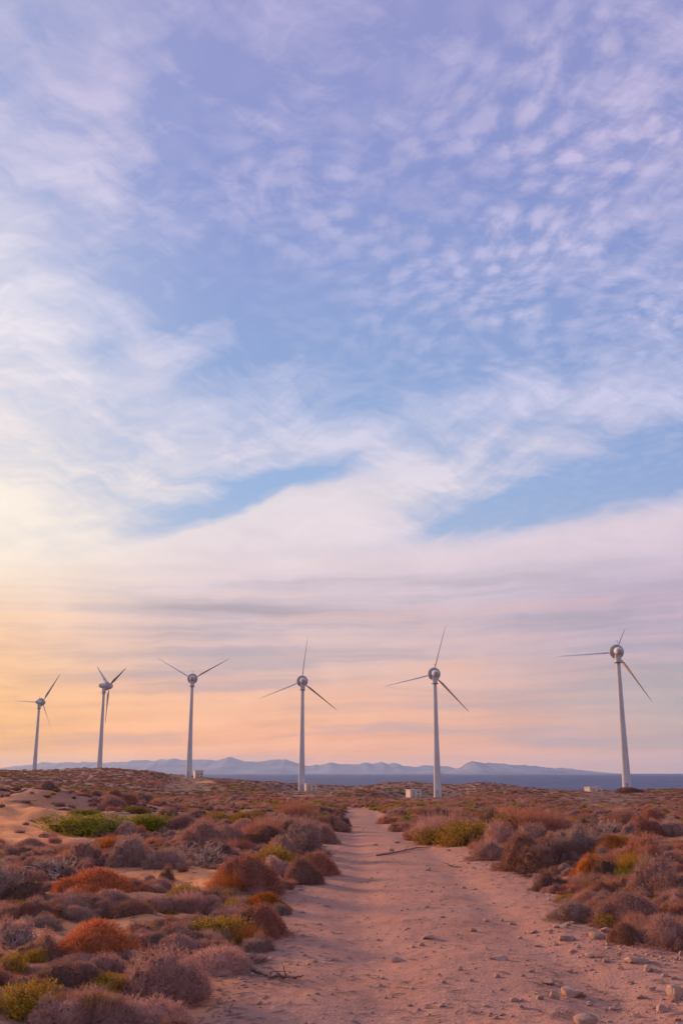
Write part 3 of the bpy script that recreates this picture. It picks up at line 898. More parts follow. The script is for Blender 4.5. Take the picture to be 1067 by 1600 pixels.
def bush_cushion(seed, n=9000, H=0.45, L=(0.026, 0.07), W=0.0062, amp=0.22, rad=0.75, up=0.25, jit=0.6, core=0.85, nl=11, k=4):
    """dense cushions of fine twigs, about 1 m wide and 0.5 high"""
    rng = np.random.default_rng(seed)
    doms = sub_domes(rng, k)
    area = np.array([r * r for (_c, r, _h) in doms]); area /= area.sum()
    parts = []
    for j, (c, rad0, hf) in enumerate(doms):
        m = int(n * area[j] * 1.15)
        lobes = make_lobes(rng, nl, amp)
        d = lump_dirs(rng, m, 0)
        r = dome_radius(d, lobes) * rng.uniform(0.76, 1.03, m) ** 0.7
        sc = np.array([rad0, rad0, H * hf])
        p0 = d * r[:, None] * sc
        p0[:, :2] += c
        keep = np.ones(m, bool)
        for q, (c2, r2, h2) in enumerate(doms):
            if q != j:
                e = ((p0[:, 0] - c2[0]) / r2) ** 2 + ((p0[:, 1] - c2[1]) / r2) ** 2 + (p0[:, 2] / (H * h2)) ** 2
                keep &= e > 0.62
        p0 = p0[keep]; d = d[keep]; m = len(p0)
        if m < 10: continue
        nd = unit(d / sc)
        dr = unit(nd * rad + rng.normal(size=(m, 3)) * jit + np.array([0, 0, up]))
        Ln = rng.uniform(*L, m)
        v, f = tri_blades(p0, dr, Ln, np.full(m, W) * rng.uniform(0.6, 1.3, m), rng)
        t0 = np.clip(rng.normal(0.44 + rng.normal() * 0.10, 0.17, m), 0, 1)
        parts.append((v, f, np.clip(np.stack([t0 - 0.12, t0 - 0.12, t0 + 0.32], 1).ravel(), 0, 1)))
        h = m // 2
        q = p0[:h] + dr[:h] * Ln[:h, None] * 0.45
        d2 = unit(dr[:h] + rng.normal(size=(h, 3)) * 0.7)
        v2, f2 = tri_blades(q, d2, Ln[:h] * 0.55, np.full(h, W * 0.8), rng)
        parts.append((v2, f2, np.repeat(np.clip(t0[:h] + 0.15, 0, 1), 3)))
        cv, cf, ct = core_dome(rng, lobes, core, H * hf, 16, 6)
        cv = cv * np.array([rad0 / 0.5, rad0 / 0.5, 1.0]); cv[:, :2] += c
        parts.append((cv, cf, ct))
    # skirt of dry twigs near the ground
    s = n // 7
    a = rng.uniform(0, 2 * math.pi, s); ro = rng.uniform(0.30, 0.46, s)
    ps = np.stack([np.cos(a) * ro, np.sin(a) * ro, rng.uniform(-0.02, 0.07, s)], 1)
    ds = unit(np.stack([np.cos(a), np.sin(a), rng.uniform(-0.3, 0.3, s)], 1) + rng.normal(size=(s, 3)) * 0.5)
    v3, f3 = tri_blades(ps, ds, rng.uniform(0.06, 0.18, s), np.full(s, W), rng)
    parts.append((v3, f3, np.repeat(rng.uniform(0.1, 0.7, s), 3)))
    return join(parts)

def bush_leafy(seed, n=7700, H=0.42, size=0.024, amp=0.25, up=0.5):
    """leafy shrub: small pointed leaves on short shoots"""
    rng = np.random.default_rng(seed)
    lobes = make_lobes(rng, 14, amp)
    ns = n // 7
    d = lump_dirs(rng, ns, 0, -0.1)
    sc = np.array([0.5, 0.5, H])
    r = dome_radius(d, lobes) * rng.uniform(0.72, 1.03, ns)
    p0 = d * r[:, None] * sc
    dr = unit(unit(d / sc) * 0.6 + rng.normal(size=(ns, 3)) * 0.45 + np.array([0, 0, up]))
    pv = []; pf = []; pt = []; o = 0
    tb = np.clip(rng.normal(0.45, 0.2, ns), 0, 1)
    for k in range(7):
        q = p0 + dr * (k * 0.013 + rng.uniform(0, 0.008, ns))[:, None]
        ld = unit(dr * 0.5 + rng.normal(size=(ns, 3)) * 0.8)
        L = rng.uniform(0.7, 1.3, ns) * size
        side = unit(np.cross(ld, rng.normal(size=(ns, 3)))) * (L * 0.28)[:, None]
        a = q; b = q + ld * (L * 0.5)[:, None] + side; c = q + ld * L[:, None]; e = q + ld * (L * 0.5)[:, None] - side
        v = np.stack([a, b, c, e], 1).reshape(-1, 3)
        i = np.arange(ns) * 4
        f = np.vstack([np.stack([i, i + 1, i + 2], 1), np.stack([i, i + 2, i + 3], 1)])
        pv.append(v); pf.append(f + o); o += len(v)
        pt.append(np.repeat(np.clip(tb + k * 0.03 + rng.normal(0, 0.08, ns), 0, 1), 4))
    cv, cf, ct = core_dome(rng, lobes, 0.72, H)
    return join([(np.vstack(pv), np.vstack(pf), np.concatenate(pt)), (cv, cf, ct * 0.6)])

def bush_feather(seed, n=3600, H=0.6, W=0.006):
    """loose clump of upright feathery stems"""
    rng = np.random.default_rng(seed)
    a = rng.uniform(0, 2 * math.pi, n); rr = 0.42 * np.sqrt(rng.uniform(0, 1, n))
    hh = (0.55 + 0.45 * np.cos(rr / 0.42 * 1.4)) * H * (1 + 0.22 * np.sin(a * 3 + seed) + 0.2 * np.sin(a * 7 + rr * 20)) * rng.uniform(0.35, 1.05, n)
    base = np.stack([rr * np.cos(a), rr * np.sin(a), np.zeros(n)], 1)
    lean = np.stack([np.cos(a) * rr * 1.1, np.sin(a) * rr * 1.1, np.ones(n)], 1) + rng.normal(size=(n, 3)) * 0.34
    d = unit(lean)
    st = rng.uniform(0.0, 0.55, n) * hh
    p0 = base + d * st[:, None]
    v, f = tri_blades(p0, d, hh - st + 0.03, np.full(n, W), rng)
    t0 = np.clip(rng.normal(0.5, 0.2, n), 0, 1)
    m = n
    k = rng.integers(0, n, m)
    q = p0[k] + d[k] * ((hh - st)[k] * rng.uniform(0.4, 0.95, m))[:, None]
    d2 = unit(d[k] + rng.normal(size=(m, 3)) * 0.6)
    v2, f2 = tri_blades(q, d2, rng.uniform(0.03, 0.08, m), np.full(m, W * 0.8), rng)
    lobes = make_lobes(rng, 8, 0.2)
    cv, cf, ct = core_dome(rng, lobes, 0.66, H * 0.75)
    return join([(v, f, np.repeat(t0, 3)), (v2, f2, np.repeat(np.clip(t0[k] + 0.15, 0, 1), 3)), (cv, cf, ct)])

def tube(pts, rads, seg=4):
    pts = np.array(pts, float); v = []; f = []
    for i, p in enumerate(pts):
        d = unit(pts[min(i + 1, len(pts) - 1)] - pts[max(i - 1, 0)])
        u = unit(np.cross(d, [0.31, 0.17, 0.93])); w = np.cross(d, u)
        for k in range(seg):
            a = 2 * math.pi * k / seg
            v.append(p + (u * math.cos(a) + w * math.sin(a)) * rads[i])
    for i in range(len(pts) - 1):
        for k in range(seg):
            a = i * seg + k; b = i * seg + (k + 1) % seg
            f.append((a, b, b + seg)); f.append((a, b + seg, a + seg))
    return np.array(v), np.array(f)

def bush_bare(seed, n=34, H=0.5, thick=0.016, flat=1.0):
    """leafless spreading branches with forks"""
    rng = np.random.default_rng(seed); parts = []
    def grow(p, d, L, r, lvl):
        pts = [p]; rads = [r]; steps = 4
        for i in range(steps):
            d = unit(d + rng.normal(size=3) * 0.22 + np.array([0, 0, 0.04 if lvl else -0.02]))
            p = p + d * L / steps
            if p[2] < 0.0: p[2] = 0.004
            pts.append(p); rads.append(r * (1 - 0.78 * (i + 1) / steps))
            if lvl < 2 and i >= 1:
                for q in range(2 if lvl == 0 else 1):
                    grow(p, unit(d + rng.normal(size=3) * 0.75), L * rng.uniform(0.35, 0.6), r * 0.55, lvl + 1)
        v, f = tube(pts, rads, 3)
        parts.append((v, f, np.full(len(v), np.clip(rng.normal(0.5, 0.22), 0, 1))))
    for i in range(n):
        a = rng.uniform(0, 2 * math.pi); e = rng.uniform(0.15, 1.2) * flat
        d = np.array([math.cos(a) * math.cos(e), math.sin(a) * math.cos(e), math.sin(e)])
        L = 0.5 * rng.uniform(0.75, 1.05) * (0.75 + 0.25 * math.cos(e))
        grow(np.array([rng.normal() * 0.05, rng.normal() * 0.05, 0.0]), d, L, thick * rng.uniform(0.6, 1.2), 0)
    v, f, t = join(parts)
    v[:, 2] *= H / max(v[:, 2].max(), 0.01)
    return v, f, t

def stems_mesh(seed):
    """short woody stems at the foot of a bush"""
    rng = np.random.default_rng(seed); parts = []
    for i in range(9):
        a = rng.uniform(0, 2 * math.pi); p = np.array([0.05 * rng.normal(), 0.05 * rng.normal(), -0.03]); pts = [p]; rads = [0.016]
        d = unit(np.array([math.cos(a), math.sin(a), rng.uniform(0.05, 0.8)]))
        for k in range(4):
            d = unit(d + rng.normal(size=3) * 0.25); p = p + d * 0.12; p = np.array([p[0], p[1], max(p[2], 0.005)])
            pts.append(p); rads.append(0.016 * (1 - 0.2 * (k + 1)))
        v, f = tube(pts, rads, 4); parts.append((v, f, np.zeros(len(v))))
    return join(parts)

VAR = {}
def variants(key, fn, cols, seeds, **kw):
    for s_ in seeds:
        v, f, t = fn(s_, **kw)
        for c in cols:
            VAR.setdefault((key, c), []).append(mesh_np(key, v, f, M[c], False, {'tint': t}))
variants('cushion', bush_cushion, ['rust', 'redbrown', 'brown', 'dark', 'mauve', 'grey', 'pink', 'orange', 'olive'], (1, 2, 3))
variants('tuft', bush_cushion, ['pink', 'mauve', 'brown', 'grey', 'dark', 'redbrown'], (11, 12, 13), n=8000, L=(0.035, 0.115), W=0.0058, amp=0.32, jit=0.8, up=0.3, core=0.74, k=6)
variants('dome', bush_cushion, ['rust', 'mauve', 'grey', 'pink', 'brown', 'redbrown'], (51, 52), n=9500, amp=0.16, k=3, L=(0.028, 0.075), W=0.0055, H=0.45)
variants('leafy', bush_leafy, ['olive', 'yellow', 'green', 'orange', 'brown', 'redbrown'], (21, 22))
variants('feather', bush_feather, ['pink', 'redbrown', 'olive', 'orange', 'yellow', 'mauve'], (31, 32))
variants('bare', bush_bare, ['grey'], (41, 42))
variants('bare', bush_bare, ['bleached'], (43, 44), n=20, thick=0.030)
variants('mat', bush_bare, ['grey', 'dark', 'brown'], (45, 46), n=30, H=0.16, thick=0.010, flat=0.5)
sv, sf, st_ = stems_mesh(5)
STEMS = mesh_np('stems', sv, sf, M['wood'])

rng = np.random.default_rng(2024)
PLACED = []            # x, y, radius of every placed bush
def place_bush(px, base, w, h, key, col, label, parts=True, group=None):
    gx, gy = ground_at(px, base)
    D = math.hypot(gx, gy)
    W_ = w / FPX * gy * 1.16
    Hh = max(h / FPX * gy * 0.96, 0.05)
    rr = W_ * 0.5
    k = (D + rr * 0.55) / D
    x, y = gx * k, gy * k
    z = float(ground_z(x, y)) - 0.03
    ms = VAR[(key, col)]
    me = ms[int(rng.integers(len(ms)))]
    hm = {'cushion': 0.47, 'dome': 0.47, 'tuft': 0.5, 'leafy': 0.46, 'feather': 0.60, 'bare': 0.5, 'mat': 0.16}[key]
    root = empty('bush', (x, y, z), rng.uniform(0, 6.28))
    f = obj('foliage' if key in ('leafy', 'feather') else 'twigs', me, root, (0, 0, 0), (rng.uniform(-0.06, 0.06), rng.uniform(-0.06, 0.06), 0),
            (W_ * 0.98, W_ * rng.uniform(0.85, 1.15), Hh / hm))
    if key not in ('bare', 'mat'):
        obj('stems', STEMS, root, (0, 0, 0), (0, 0, rng.uniform(0, 6)), (W_ * 1.1, W_ * 1.1, Hh))
    tag(root, label, 'bush', group)
    PLACED.append((x, y, rr))
    return root

# ------------------------------------------------------------------ bushes one can pick out, left of the track
BUSHES = [
 (154, 1402, 116, 56, 'dome', 'rust', 'smooth rust-red dome bush standing on bare sand left of the track'),
 (176, 1424, 78, 34, 'dome', 'pink', 'low pinkish dome bush just in front of the smooth rust-red dome'),
 (285, 1406, 44, 24, 'leafy', 'yellow', 'small round yellow-green bush beside the sandy gap left of the track'),
 (389, 1398, 104, 64, 'cushion', 'redbrown', 'large red-brown rounded bush behind the sandy gap, near the track'),
 (352, 1399, 44, 40, 'feather', 'orange', 'orange feathery growth at the left foot of the large red-brown bush'),
 (470, 1382, 70, 46, 'cushion', 'brown', 'rounded brown bush leaning over the left edge of the track, middle distance'),
 (497, 1368, 52, 42, 'cushion', 'redbrown', 'reddish bush sloping to the track behind the rounded brown edge bush'),
 (354, 1326, 70, 40, 'dome', 'pink', 'pinkish dome bush behind the bleached bare branches'),
 (322, 1354, 90, 40, 'bare', 'bleached', 'tangle of bleached bare branches in front of a pinkish dome bush'),
 (338, 1338, 56, 26, 'tuft', 'dark', 'dark twiggy bush behind the tangle of bleached branches'),
 (260, 1358, 58, 38, 'tuft', 'grey', 'grey spiky bush at the left end of the sandy gap'),
 (420, 1322, 66, 34, 'cushion', 'brown', 'brown bush with a dark hollow under it, right of the pinkish dome'),
 (475, 1334, 74, 54, 'tuft', 'grey', 'tall grey-brown bush overhanging the left edge of the track'),
 (452, 1318, 50, 40, 'cushion', 'dark', 'dark bush filling the gap behind the tall grey-brown overhanging bush'),
 (520, 1298, 52, 26, 'cushion', 'brown', 'farthest brown bush on the left edge where the track disappears'),
 (140, 1307, 118, 31, 'leafy', 'green', 'wide bright green shrub beside the sand bank'),
 (226, 1301, 84, 27, 'leafy', 'green', 'bright green shrub right of the pinkish dome, smaller half of the green patch'),
 (198, 1305, 36, 25, 'cushion', 'pink', 'small pinkish dome bush set against the bright green shrubs'),
 (175, 1333, 52, 28, 'leafy', 'orange', 'bright orange shrub below the green shrubs'),
 (108, 1345, 28, 16, 'leafy', 'orange', 'tiny orange shrub left of the mauve bush'),
 (130, 1352, 66, 42, 'tuft', 'mauve', 'mauve-grey loose bush left of the bright orange shrub'),
 (204, 1352, 62, 42, 'tuft', 'grey', 'loose grey bush right of the bright orange shrub'),
 (46, 1330, 66, 24, 'cushion', 'mauve', 'flat mauve bush at the foot of the sand bank'),
 (19, 1340, 21, 13, 'cushion', 'pink', 'smallest round pink bush near the left edge below the sand bank'),
 (88, 1376, 80, 36, 'bare', 'bleached', 'bleached dead branches lying left above the smooth rust-red dome'),
 (40, 1420, 92, 50, 'tuft', 'dark', 'dark brown spreading bush at the left edge, beside the rust-red dome'),
 (20, 1374, 56, 28, 'tuft', 'mauve', 'mauve twiggy bush at the left edge above the dark spreading bush'),
 (52, 1359, 44, 24, 'cushion', 'brown', 'brown dome bush between the flat mauve bush and the bleached dead branches'),
 (66, 1367, 44, 14, 'cushion', 'pink', 'very low pink bush before the bleached dead branches'),
 (62, 1450, 60, 30, 'tuft', 'grey', 'greyish dry bush with bare stems below the dark spreading bush'),
 (74, 1443, 34, 18, 'leafy', 'orange', 'orange tuft growing on top of the greyish dry bush'),
 (14, 1474, 60, 48, 'tuft', 'pink', 'pale pink twig bush cut by the left edge at mid foreground'),
 (18, 1484, 64, 38, 'bare', 'bleached', 'pale bare branches sticking out of the twig bush at the left edge'),
 (120, 1440, 48, 28, 'tuft', 'grey', 'small grey-green bush between the two rust-red domes'),
 (205, 1430, 66, 32, 'tuft', 'brown', 'brown-olive bush right of the low pinkish dome'),
 (254, 1424, 58, 28, 'tuft', 'mauve', 'flat mauve-brown bush in front of the small yellow-green bush'),
 (150, 1508, 136, 68, 'dome', 'rust', 'largest rust-red dome bush in the left foreground'),
 (203, 1496, 64, 40, 'tuft', 'dark', 'dark mauve bush against the right flank of the largest rust-red dome'),
 (276, 1495, 84, 36, 'dome', 'mauve', 'pale mauve dome bush right of the largest rust-red dome'),
 (336, 1522, 104, 48, 'tuft', 'pink', 'wide pale pink twig bush at the lower left edge of the track'),
 (340, 1474, 98, 42, 'leafy', 'olive', 'wide olive-green bush on the left bank of the track'),
 (385, 1478, 46, 36, 'feather', 'orange', 'orange-tinged right end of the wide olive-green bush'),
 (408, 1468, 90, 58, 'cushion', 'redbrown', 'rounded red-brown bush bulging over the left track edge, nearest of its kind'),
 (367, 1430, 36, 26, 'leafy', 'yellow', 'yellow-green shrub behind the bulging red-brown bush'),
 (412, 1425, 76, 34, 'cushion', 'orange', 'orange-brown bush behind the bulging red-brown bush, at the track edge'),
 (436, 1432, 34, 26, 'tuft', 'grey', 'small grey bush at the track edge right of the orange-brown bush'),
 (405, 1488, 44, 34, 'tuft', 'grey', 'grey twig bush below the bulging red-brown bush'),
 (397, 1506, 46, 24, 'bare', 'grey', 'thin bare grey twigs trailing down the left bank to the track'),
 (250, 1568, 128, 68, 'tuft', 'pink', 'big pale pink-grey dome bush in the near left foreground'),
 (230, 1614, 110, 52, 'tuft', 'pink', 'nearest pale pink bush cut by the bottom edge'),
 (36, 1594, 96, 52, 'leafy', 'yellow', 'yellow-green shrub in the bottom left corner'),
 (92, 1546, 84, 40, 'tuft', 'dark', 'dark olive-brown bush above the bottom-left yellow-green shrub'),
 (168, 1548, 62, 26, 'leafy', 'yellow', 'low yellow-green sprig left of the big pale pink-grey dome'),
 (207, 1517, 52, 20, 'leafy', 'olive', 'low olive sprig behind the big pale pink-grey dome'),
 (130, 1602, 110, 58, 'tuft', 'brown', 'brown twig bush in the bottom left between yellow-green and pink shrubs'),
 (54, 1504, 34, 26, 'leafy', 'yellow', 'small bright yellow bush left of the largest rust-red dome'),
 (16, 1526, 58, 36, 'leafy', 'olive', 'olive-green bush at the left edge below the small bright yellow bush'),
 (60, 1528, 50, 24, 'tuft', 'pink', 'low pink twigs between the olive-green and dark olive-brown bushes'),
 (333, 1410, 40, 26, 'tuft', 'dark', 'dark mauve bush right of the small yellow-green bush'),
 (262, 1380, 24, 26, 'tuft', 'dark', 'narrow dark upright bush standing alone in the sandy gap'),
 (235, 1378, 20, 16, 'tuft', 'grey', 'tiny grey bush beside the narrow dark one in the sandy gap'),
 (298, 1314, 52, 20, 'cushion', 'brown', 'low brown bush left behind the pinkish dome bush'),
 (350, 1286, 50, 14, 'leafy', 'olive', 'flat olive patch bush in the middle scrub left of the track'),
 (400, 1282, 46, 15, 'leafy', 'olive', 'olive patch bush next right of the flat one in the middle scrub'),
 (478, 1272, 34, 18, 'leafy', 'yellow', 'yellow-green rounded bush on the rise left of where the track disappears'),
 (505, 1280, 24, 13, 'leafy', 'green', 'small dark green bush right of the rounded yellow-green one on the rise'),
 (440, 1296, 64, 28, 'feather', 'pink', 'feathery pink clump left of the far end of the track'),
 (380, 1300, 50, 22, 'cushion', 'pink', 'pale pink dome behind the brown hollow bush'),
 (207, 1270, 48, 10, 'leafy', 'olive', 'thin olive strip of shrub beyond the bright green shrubs'),
 (132, 1272, 44, 9, 'leafy', 'green', 'thin green strip of shrub above the sand bank'),
 (300, 1427, 46, 22, 'tuft', 'redbrown', 'red-brown scrubby bush in front of the dark mauve bush'),
 (330, 1450, 50, 24, 'tuft', 'mauve', 'mauve scrubby bush behind the wide olive-green bush'),
 (265, 1456, 60, 26, 'tuft', 'redbrown', 'red-brown low bush behind the pale mauve dome'),
 (215, 1462, 50, 22, 'tuft', 'brown', 'brown low bush above the largest rust-red dome'),
 (300, 1545, 36, 18, 'bare', 'grey', 'small grey bare twigs on the sand right of the big pale pink-grey dome'),
 (440, 1345, 60, 40, 'cushion', 'mauve', 'mauve rounded bush between the pinkish dome and the overhanging bush'),
 (506, 1318, 44, 34, 'cushion', 'mauve', 'mauve bush hugging the left edge just before the track narrows'),
 (488, 1300, 52, 34, 'tuft', 'brown', 'brown twig bush behind the mauve bush hugging the left edge'),
 (430, 1372, 56, 38, 'cushion', 'pink', 'pinkish rounded bush squeezed between large red-brown and rounded brown bushes'),
 (534, 1291, 26, 20, 'cushion', 'dark', 'small dark bush at the very corner where the track disappears'),
 # right of the track
 (690, 1314, 84, 50, 'feather', 'pink', 'feathery pink bush at the head of the right bank'),
 (682, 1319, 66, 26, 'leafy', 'olive', 'olive foot of the feathery pink bush on the right bank'),
 (735, 1320, 100, 40, 'leafy', 'olive', 'broad olive-green bush on the right bank beside the feathery pink one'),
 (654, 1313, 40, 26, 'feather', 'redbrown', 'red-brown tuft at the right edge where the track narrows'),
 (630, 1299, 40, 22, 'tuft', 'brown', 'brown tuft farther along the right edge where the track narrows'),
 (606, 1287, 34, 16, 'tuft', 'redbrown', 'farthest red-brown tuft on the right edge of the track'),
 (835, 1302, 78, 46, 'feather', 'redbrown', 'tall red-brown feathery bush behind the right bank'),
 (795, 1302, 44, 32, 'leafy', 'olive', 'olive bush between the two feathery bushes right of the track'),
 (770, 1300, 50, 40, 'tuft', 'dark', 'dark bush right of the broad olive-green bush'),
 (815, 1362, 84, 64, 'cushion', 'brown', 'high brown rounded bush on the right bank of the track'),
 (858, 1362, 72, 56, 'tuft', 'dark', 'dark grey-brown bush right of the high brown rounded one'),
 (900, 1344, 70, 58, 'cushion', 'grey', 'grey-mauve dome bush behind the dark grey-brown bush, right side'),
 (957, 1336, 74, 34, 'cushion', 'orange', 'orange-brown flat-topped bush right of the grey-mauve dome'),
 (1005, 1310, 60, 34, 'cushion', 'redbrown', 'dark red dome bush near the right edge in the middle distance'),
 (1050, 1307, 50, 34, 'tuft', 'grey', 'pale grey twig bush at the right edge, middle distance'),
 (950, 1306, 46, 26, 'bare', 'bleached', 'pale bare branches behind the orange-brown flat-topped bush'),
 (985, 1312, 34, 30, 'cushion', 'grey', 'small grey dome bush left of the dark red dome'),
 (924, 1376, 54, 44, 'cushion', 'orange', 'orange dome bush in the thick of the right-hand scrub'),
 (948, 1378, 48, 38, 'tuft', 'dark', 'dark bush pressed against the orange dome bush'),
 (990, 1368, 44, 38, 'feather', 'yellow', 'yellow-green spiky bush right of the orange dome bush'),
 (970, 1396, 32, 25, 'leafy', 'orange', 'rust-orange small shrub behind the big grey-mauve dome'),
 (1030, 1402, 90, 60, 'tuft', 'mauve', 'large mauve-brown bush at the right edge above the mauve domes'),
 (855, 1392, 50, 32, 'tuft', 'dark', 'dark low bush at the foot of the right bank'),
 (765, 1344, 60, 30, 'cushion', 'mauve', 'mauve bush draped down the right bank to the track'),
 (800, 1338, 22, 22, 'leafy', 'yellow', 'tiny yellow-green sprig between the draped mauve and high brown bushes'),
 (835, 1372, 60, 26, 'mat', 'dark', 'dark mat of dead twigs under the high brown rounded bush'),
 (895, 1442, 80, 38, 'dome', 'grey', 'grey dome bush nearest the stony right side of the track'),
 (985, 1450, 116, 58, 'dome', 'mauve', 'big grey-mauve dome bush on the right, behind two smaller domes'),
 (1038, 1482, 94, 58, 'dome', 'mauve', 'nearest mauve dome bush at the right edge'),
 (978, 1476, 58, 42, 'dome', 'brown', 'brown-orange dome bush left against the nearest mauve dome'),
 (950, 1450, 36, 26, 'leafy', 'olive', 'olive leaves low between the grey dome and big grey-mauve dome'),
 (1062, 1442, 44, 34, 'tuft', 'redbrown', 'reddish bush cut by the right edge behind the nearest mauve dome'),
 (1030, 1324, 40, 20, 'tuft', 'grey', 'flat grey bush by the bare patch at the right edge'),
 (880, 1418, 50, 16, 'mat', 'dark', 'flat dead twigs behind the grey dome nearest the stones'),
 (1056, 1376, 50, 30, 'cushion', 'redbrown', 'red-brown bush cut by the right edge at mid height of the scrub'),
 (900, 1398, 44, 26, 'tuft', 'redbrown', 'red-brown low bush in front of the orange dome bush'),
 (1010, 1345, 50, 26, 'tuft', 'mauve', 'mauve low bush behind the yellow-green spiky bush'),
 (866, 1590, 62, 20, 'mat', 'grey', 'nearest grey mat of dead twigs among the stones on the right'),
 (937, 1563, 52, 12, 'mat', 'dark', 'dark mat of dead twigs right of the double stone'),
 (950, 1498, 44, 14, 'mat', 'dark', 'dark tuft of dead twigs among rubble below the brown-orange dome'),
 (952, 1512, 36, 11, 'mat', 'grey', 'small grey tuft of dead twigs just below the dark one in the rubble'),
 (985, 1240, 44, 9, 'cushion', 'dark', 'dark low shrub on the skyline right of the tallest turbine'),
]
REFS = []              # landmarks for the labels: x, y, short name
import re
_CUT = re.compile(r" (standing|just|beside|behind|at|leaning|sloping|in|with|overhanging|filling|on|where|right|left|set|below|against|lying|near|above|between|growing|cut|sticking|bulging|trailing|farther|caught|among|pressed|draped|under|along|next|beyond|to|before|alone|touching|nearest|of|inside)\b|,")
for b_ in BUSHES:
    o = place_bush(*b_)
    REFS.append((o.location.x, o.location.y, _CUT.split(b_[6])[0]))
_names = [r_[2] for r_ in REFS]
REFS = [r_ for r_ in REFS if _names.count(r_[2]) == 1 and len(r_[2].split()) >= 3]
USED = set()
def relation_label(what, x, y, refs, tries=14):
    """what it is, and how it lies to the nearest landmark"""
    for (rx_, ry_, nm) in sorted(refs, key=lambda q: (q[0] - x) ** 2 + (q[1] - y) ** 2)[:tries]:
        dx, dy = x / y - rx_ / ry_, (y - ry_) / y
        if abs(dy) > abs(dx) * 1.5: rel = 'behind' if dy > 0 else 'in front of'
        else: rel = 'right of' if dx > 0 else 'left of'
        lab = '%s %s the %s' % (what, rel, nm)
        if lab not in USED and len(lab.split()) <= 16:
            USED.add(lab); return lab
    return None

# ------------------------------------------------------------------ more bushes, each a thing: the larger ones of the scrub
def free(x, y, r, k=0.62):
    if float(track_edge(np.array(x), np.array(y))) < r * 0.5 + 0.1: return False
    if float(sand_mask(np.array(x), np.array(y))) > 0.4: return False
    for (qx, qy, qr) in PLACED:
        if abs(qx - x) < 2 and (qx - x) ** 2 + (qy - y) ** 2 < (k * (r + qr)) ** 2: return False
    return True
SC = [('tuft', 'mauve'), ('tuft', 'brown'), ('tuft', 'grey'), ('cushion', 'brown'), ('cushion', 'mauve'), ('tuft', 'redbrown'), ('cushion', 'redbrown'),
      ('tuft', 'pink'), ('feather', 'redbrown'), ('tuft', 'dark'), ('leafy', 'olive'), ('cushion', 'grey'), ('leafy', 'brown')]
SW = np.array([14, 13, 11, 10, 8, 10, 7, 8, 5, 5, 4, 6, 4], float); SW /= SW.sum()
CN = {'mauve': 'mauve', 'brown': 'brown', 'grey': 'grey', 'redbrown': 'red-brown', 'pink': 'pinkish', 'dark': 'dark brown', 'olive': 'olive-green'}
KN = {'tuft': 'twiggy', 'cushion': 'rounded', 'feather': 'feathery', 'leafy': 'leafy'}
cnt = 0; tries = 0
while cnt < 95 and tries < 6000:
    tries += 1
    d = 8.0 * math.exp(rng.uniform(0, 1) ** 0.8 * math.log(55 / 8.0))
    a = rng.uniform(-0.38, 0.38)
    x, y = a * d, d
    w_ = rng.uniform(0.35, 0.95) * (1 + d / 120)
    if not free(x, y, w_ / 2) or (x > 0 and d < 13): continue
    key, col = SC[int(rng.choice(len(SC), p=SW))]
    ms = VAR[(key, col)]
    side_ = 'left' if x < 1.2 else 'right'
    dist_ = 'near foreground' if d < 14 else ('middle ground' if d < 28 else 'far middle ground')
    h_ = w_ * rng.uniform(0.8, 1.3)
    o = obj('bush', ms[int(rng.integers(len(ms)))], None, (x, y, float(ground_z(x, y)) - 0.03), (rng.uniform(-0.08, 0.08), rng.uniform(-0.08, 0.08), rng.uniform(0, 6.28)), (w_, w_ * rng.uniform(0.8, 1.2), h_))
    lab_ = relation_label('%s %s %s bush' % ('small' if w_ < 0.7 else 'mid-sized', KN[key], CN[col]), x, y, REFS)
    tag(o, lab_ or 'small %s %s bush in the far middle scrub' % (KN[key], CN[col]), 'bush', 'smaller bushes of the scrub')
    PLACED.append((x, y, w_ / 2)); cnt += 1

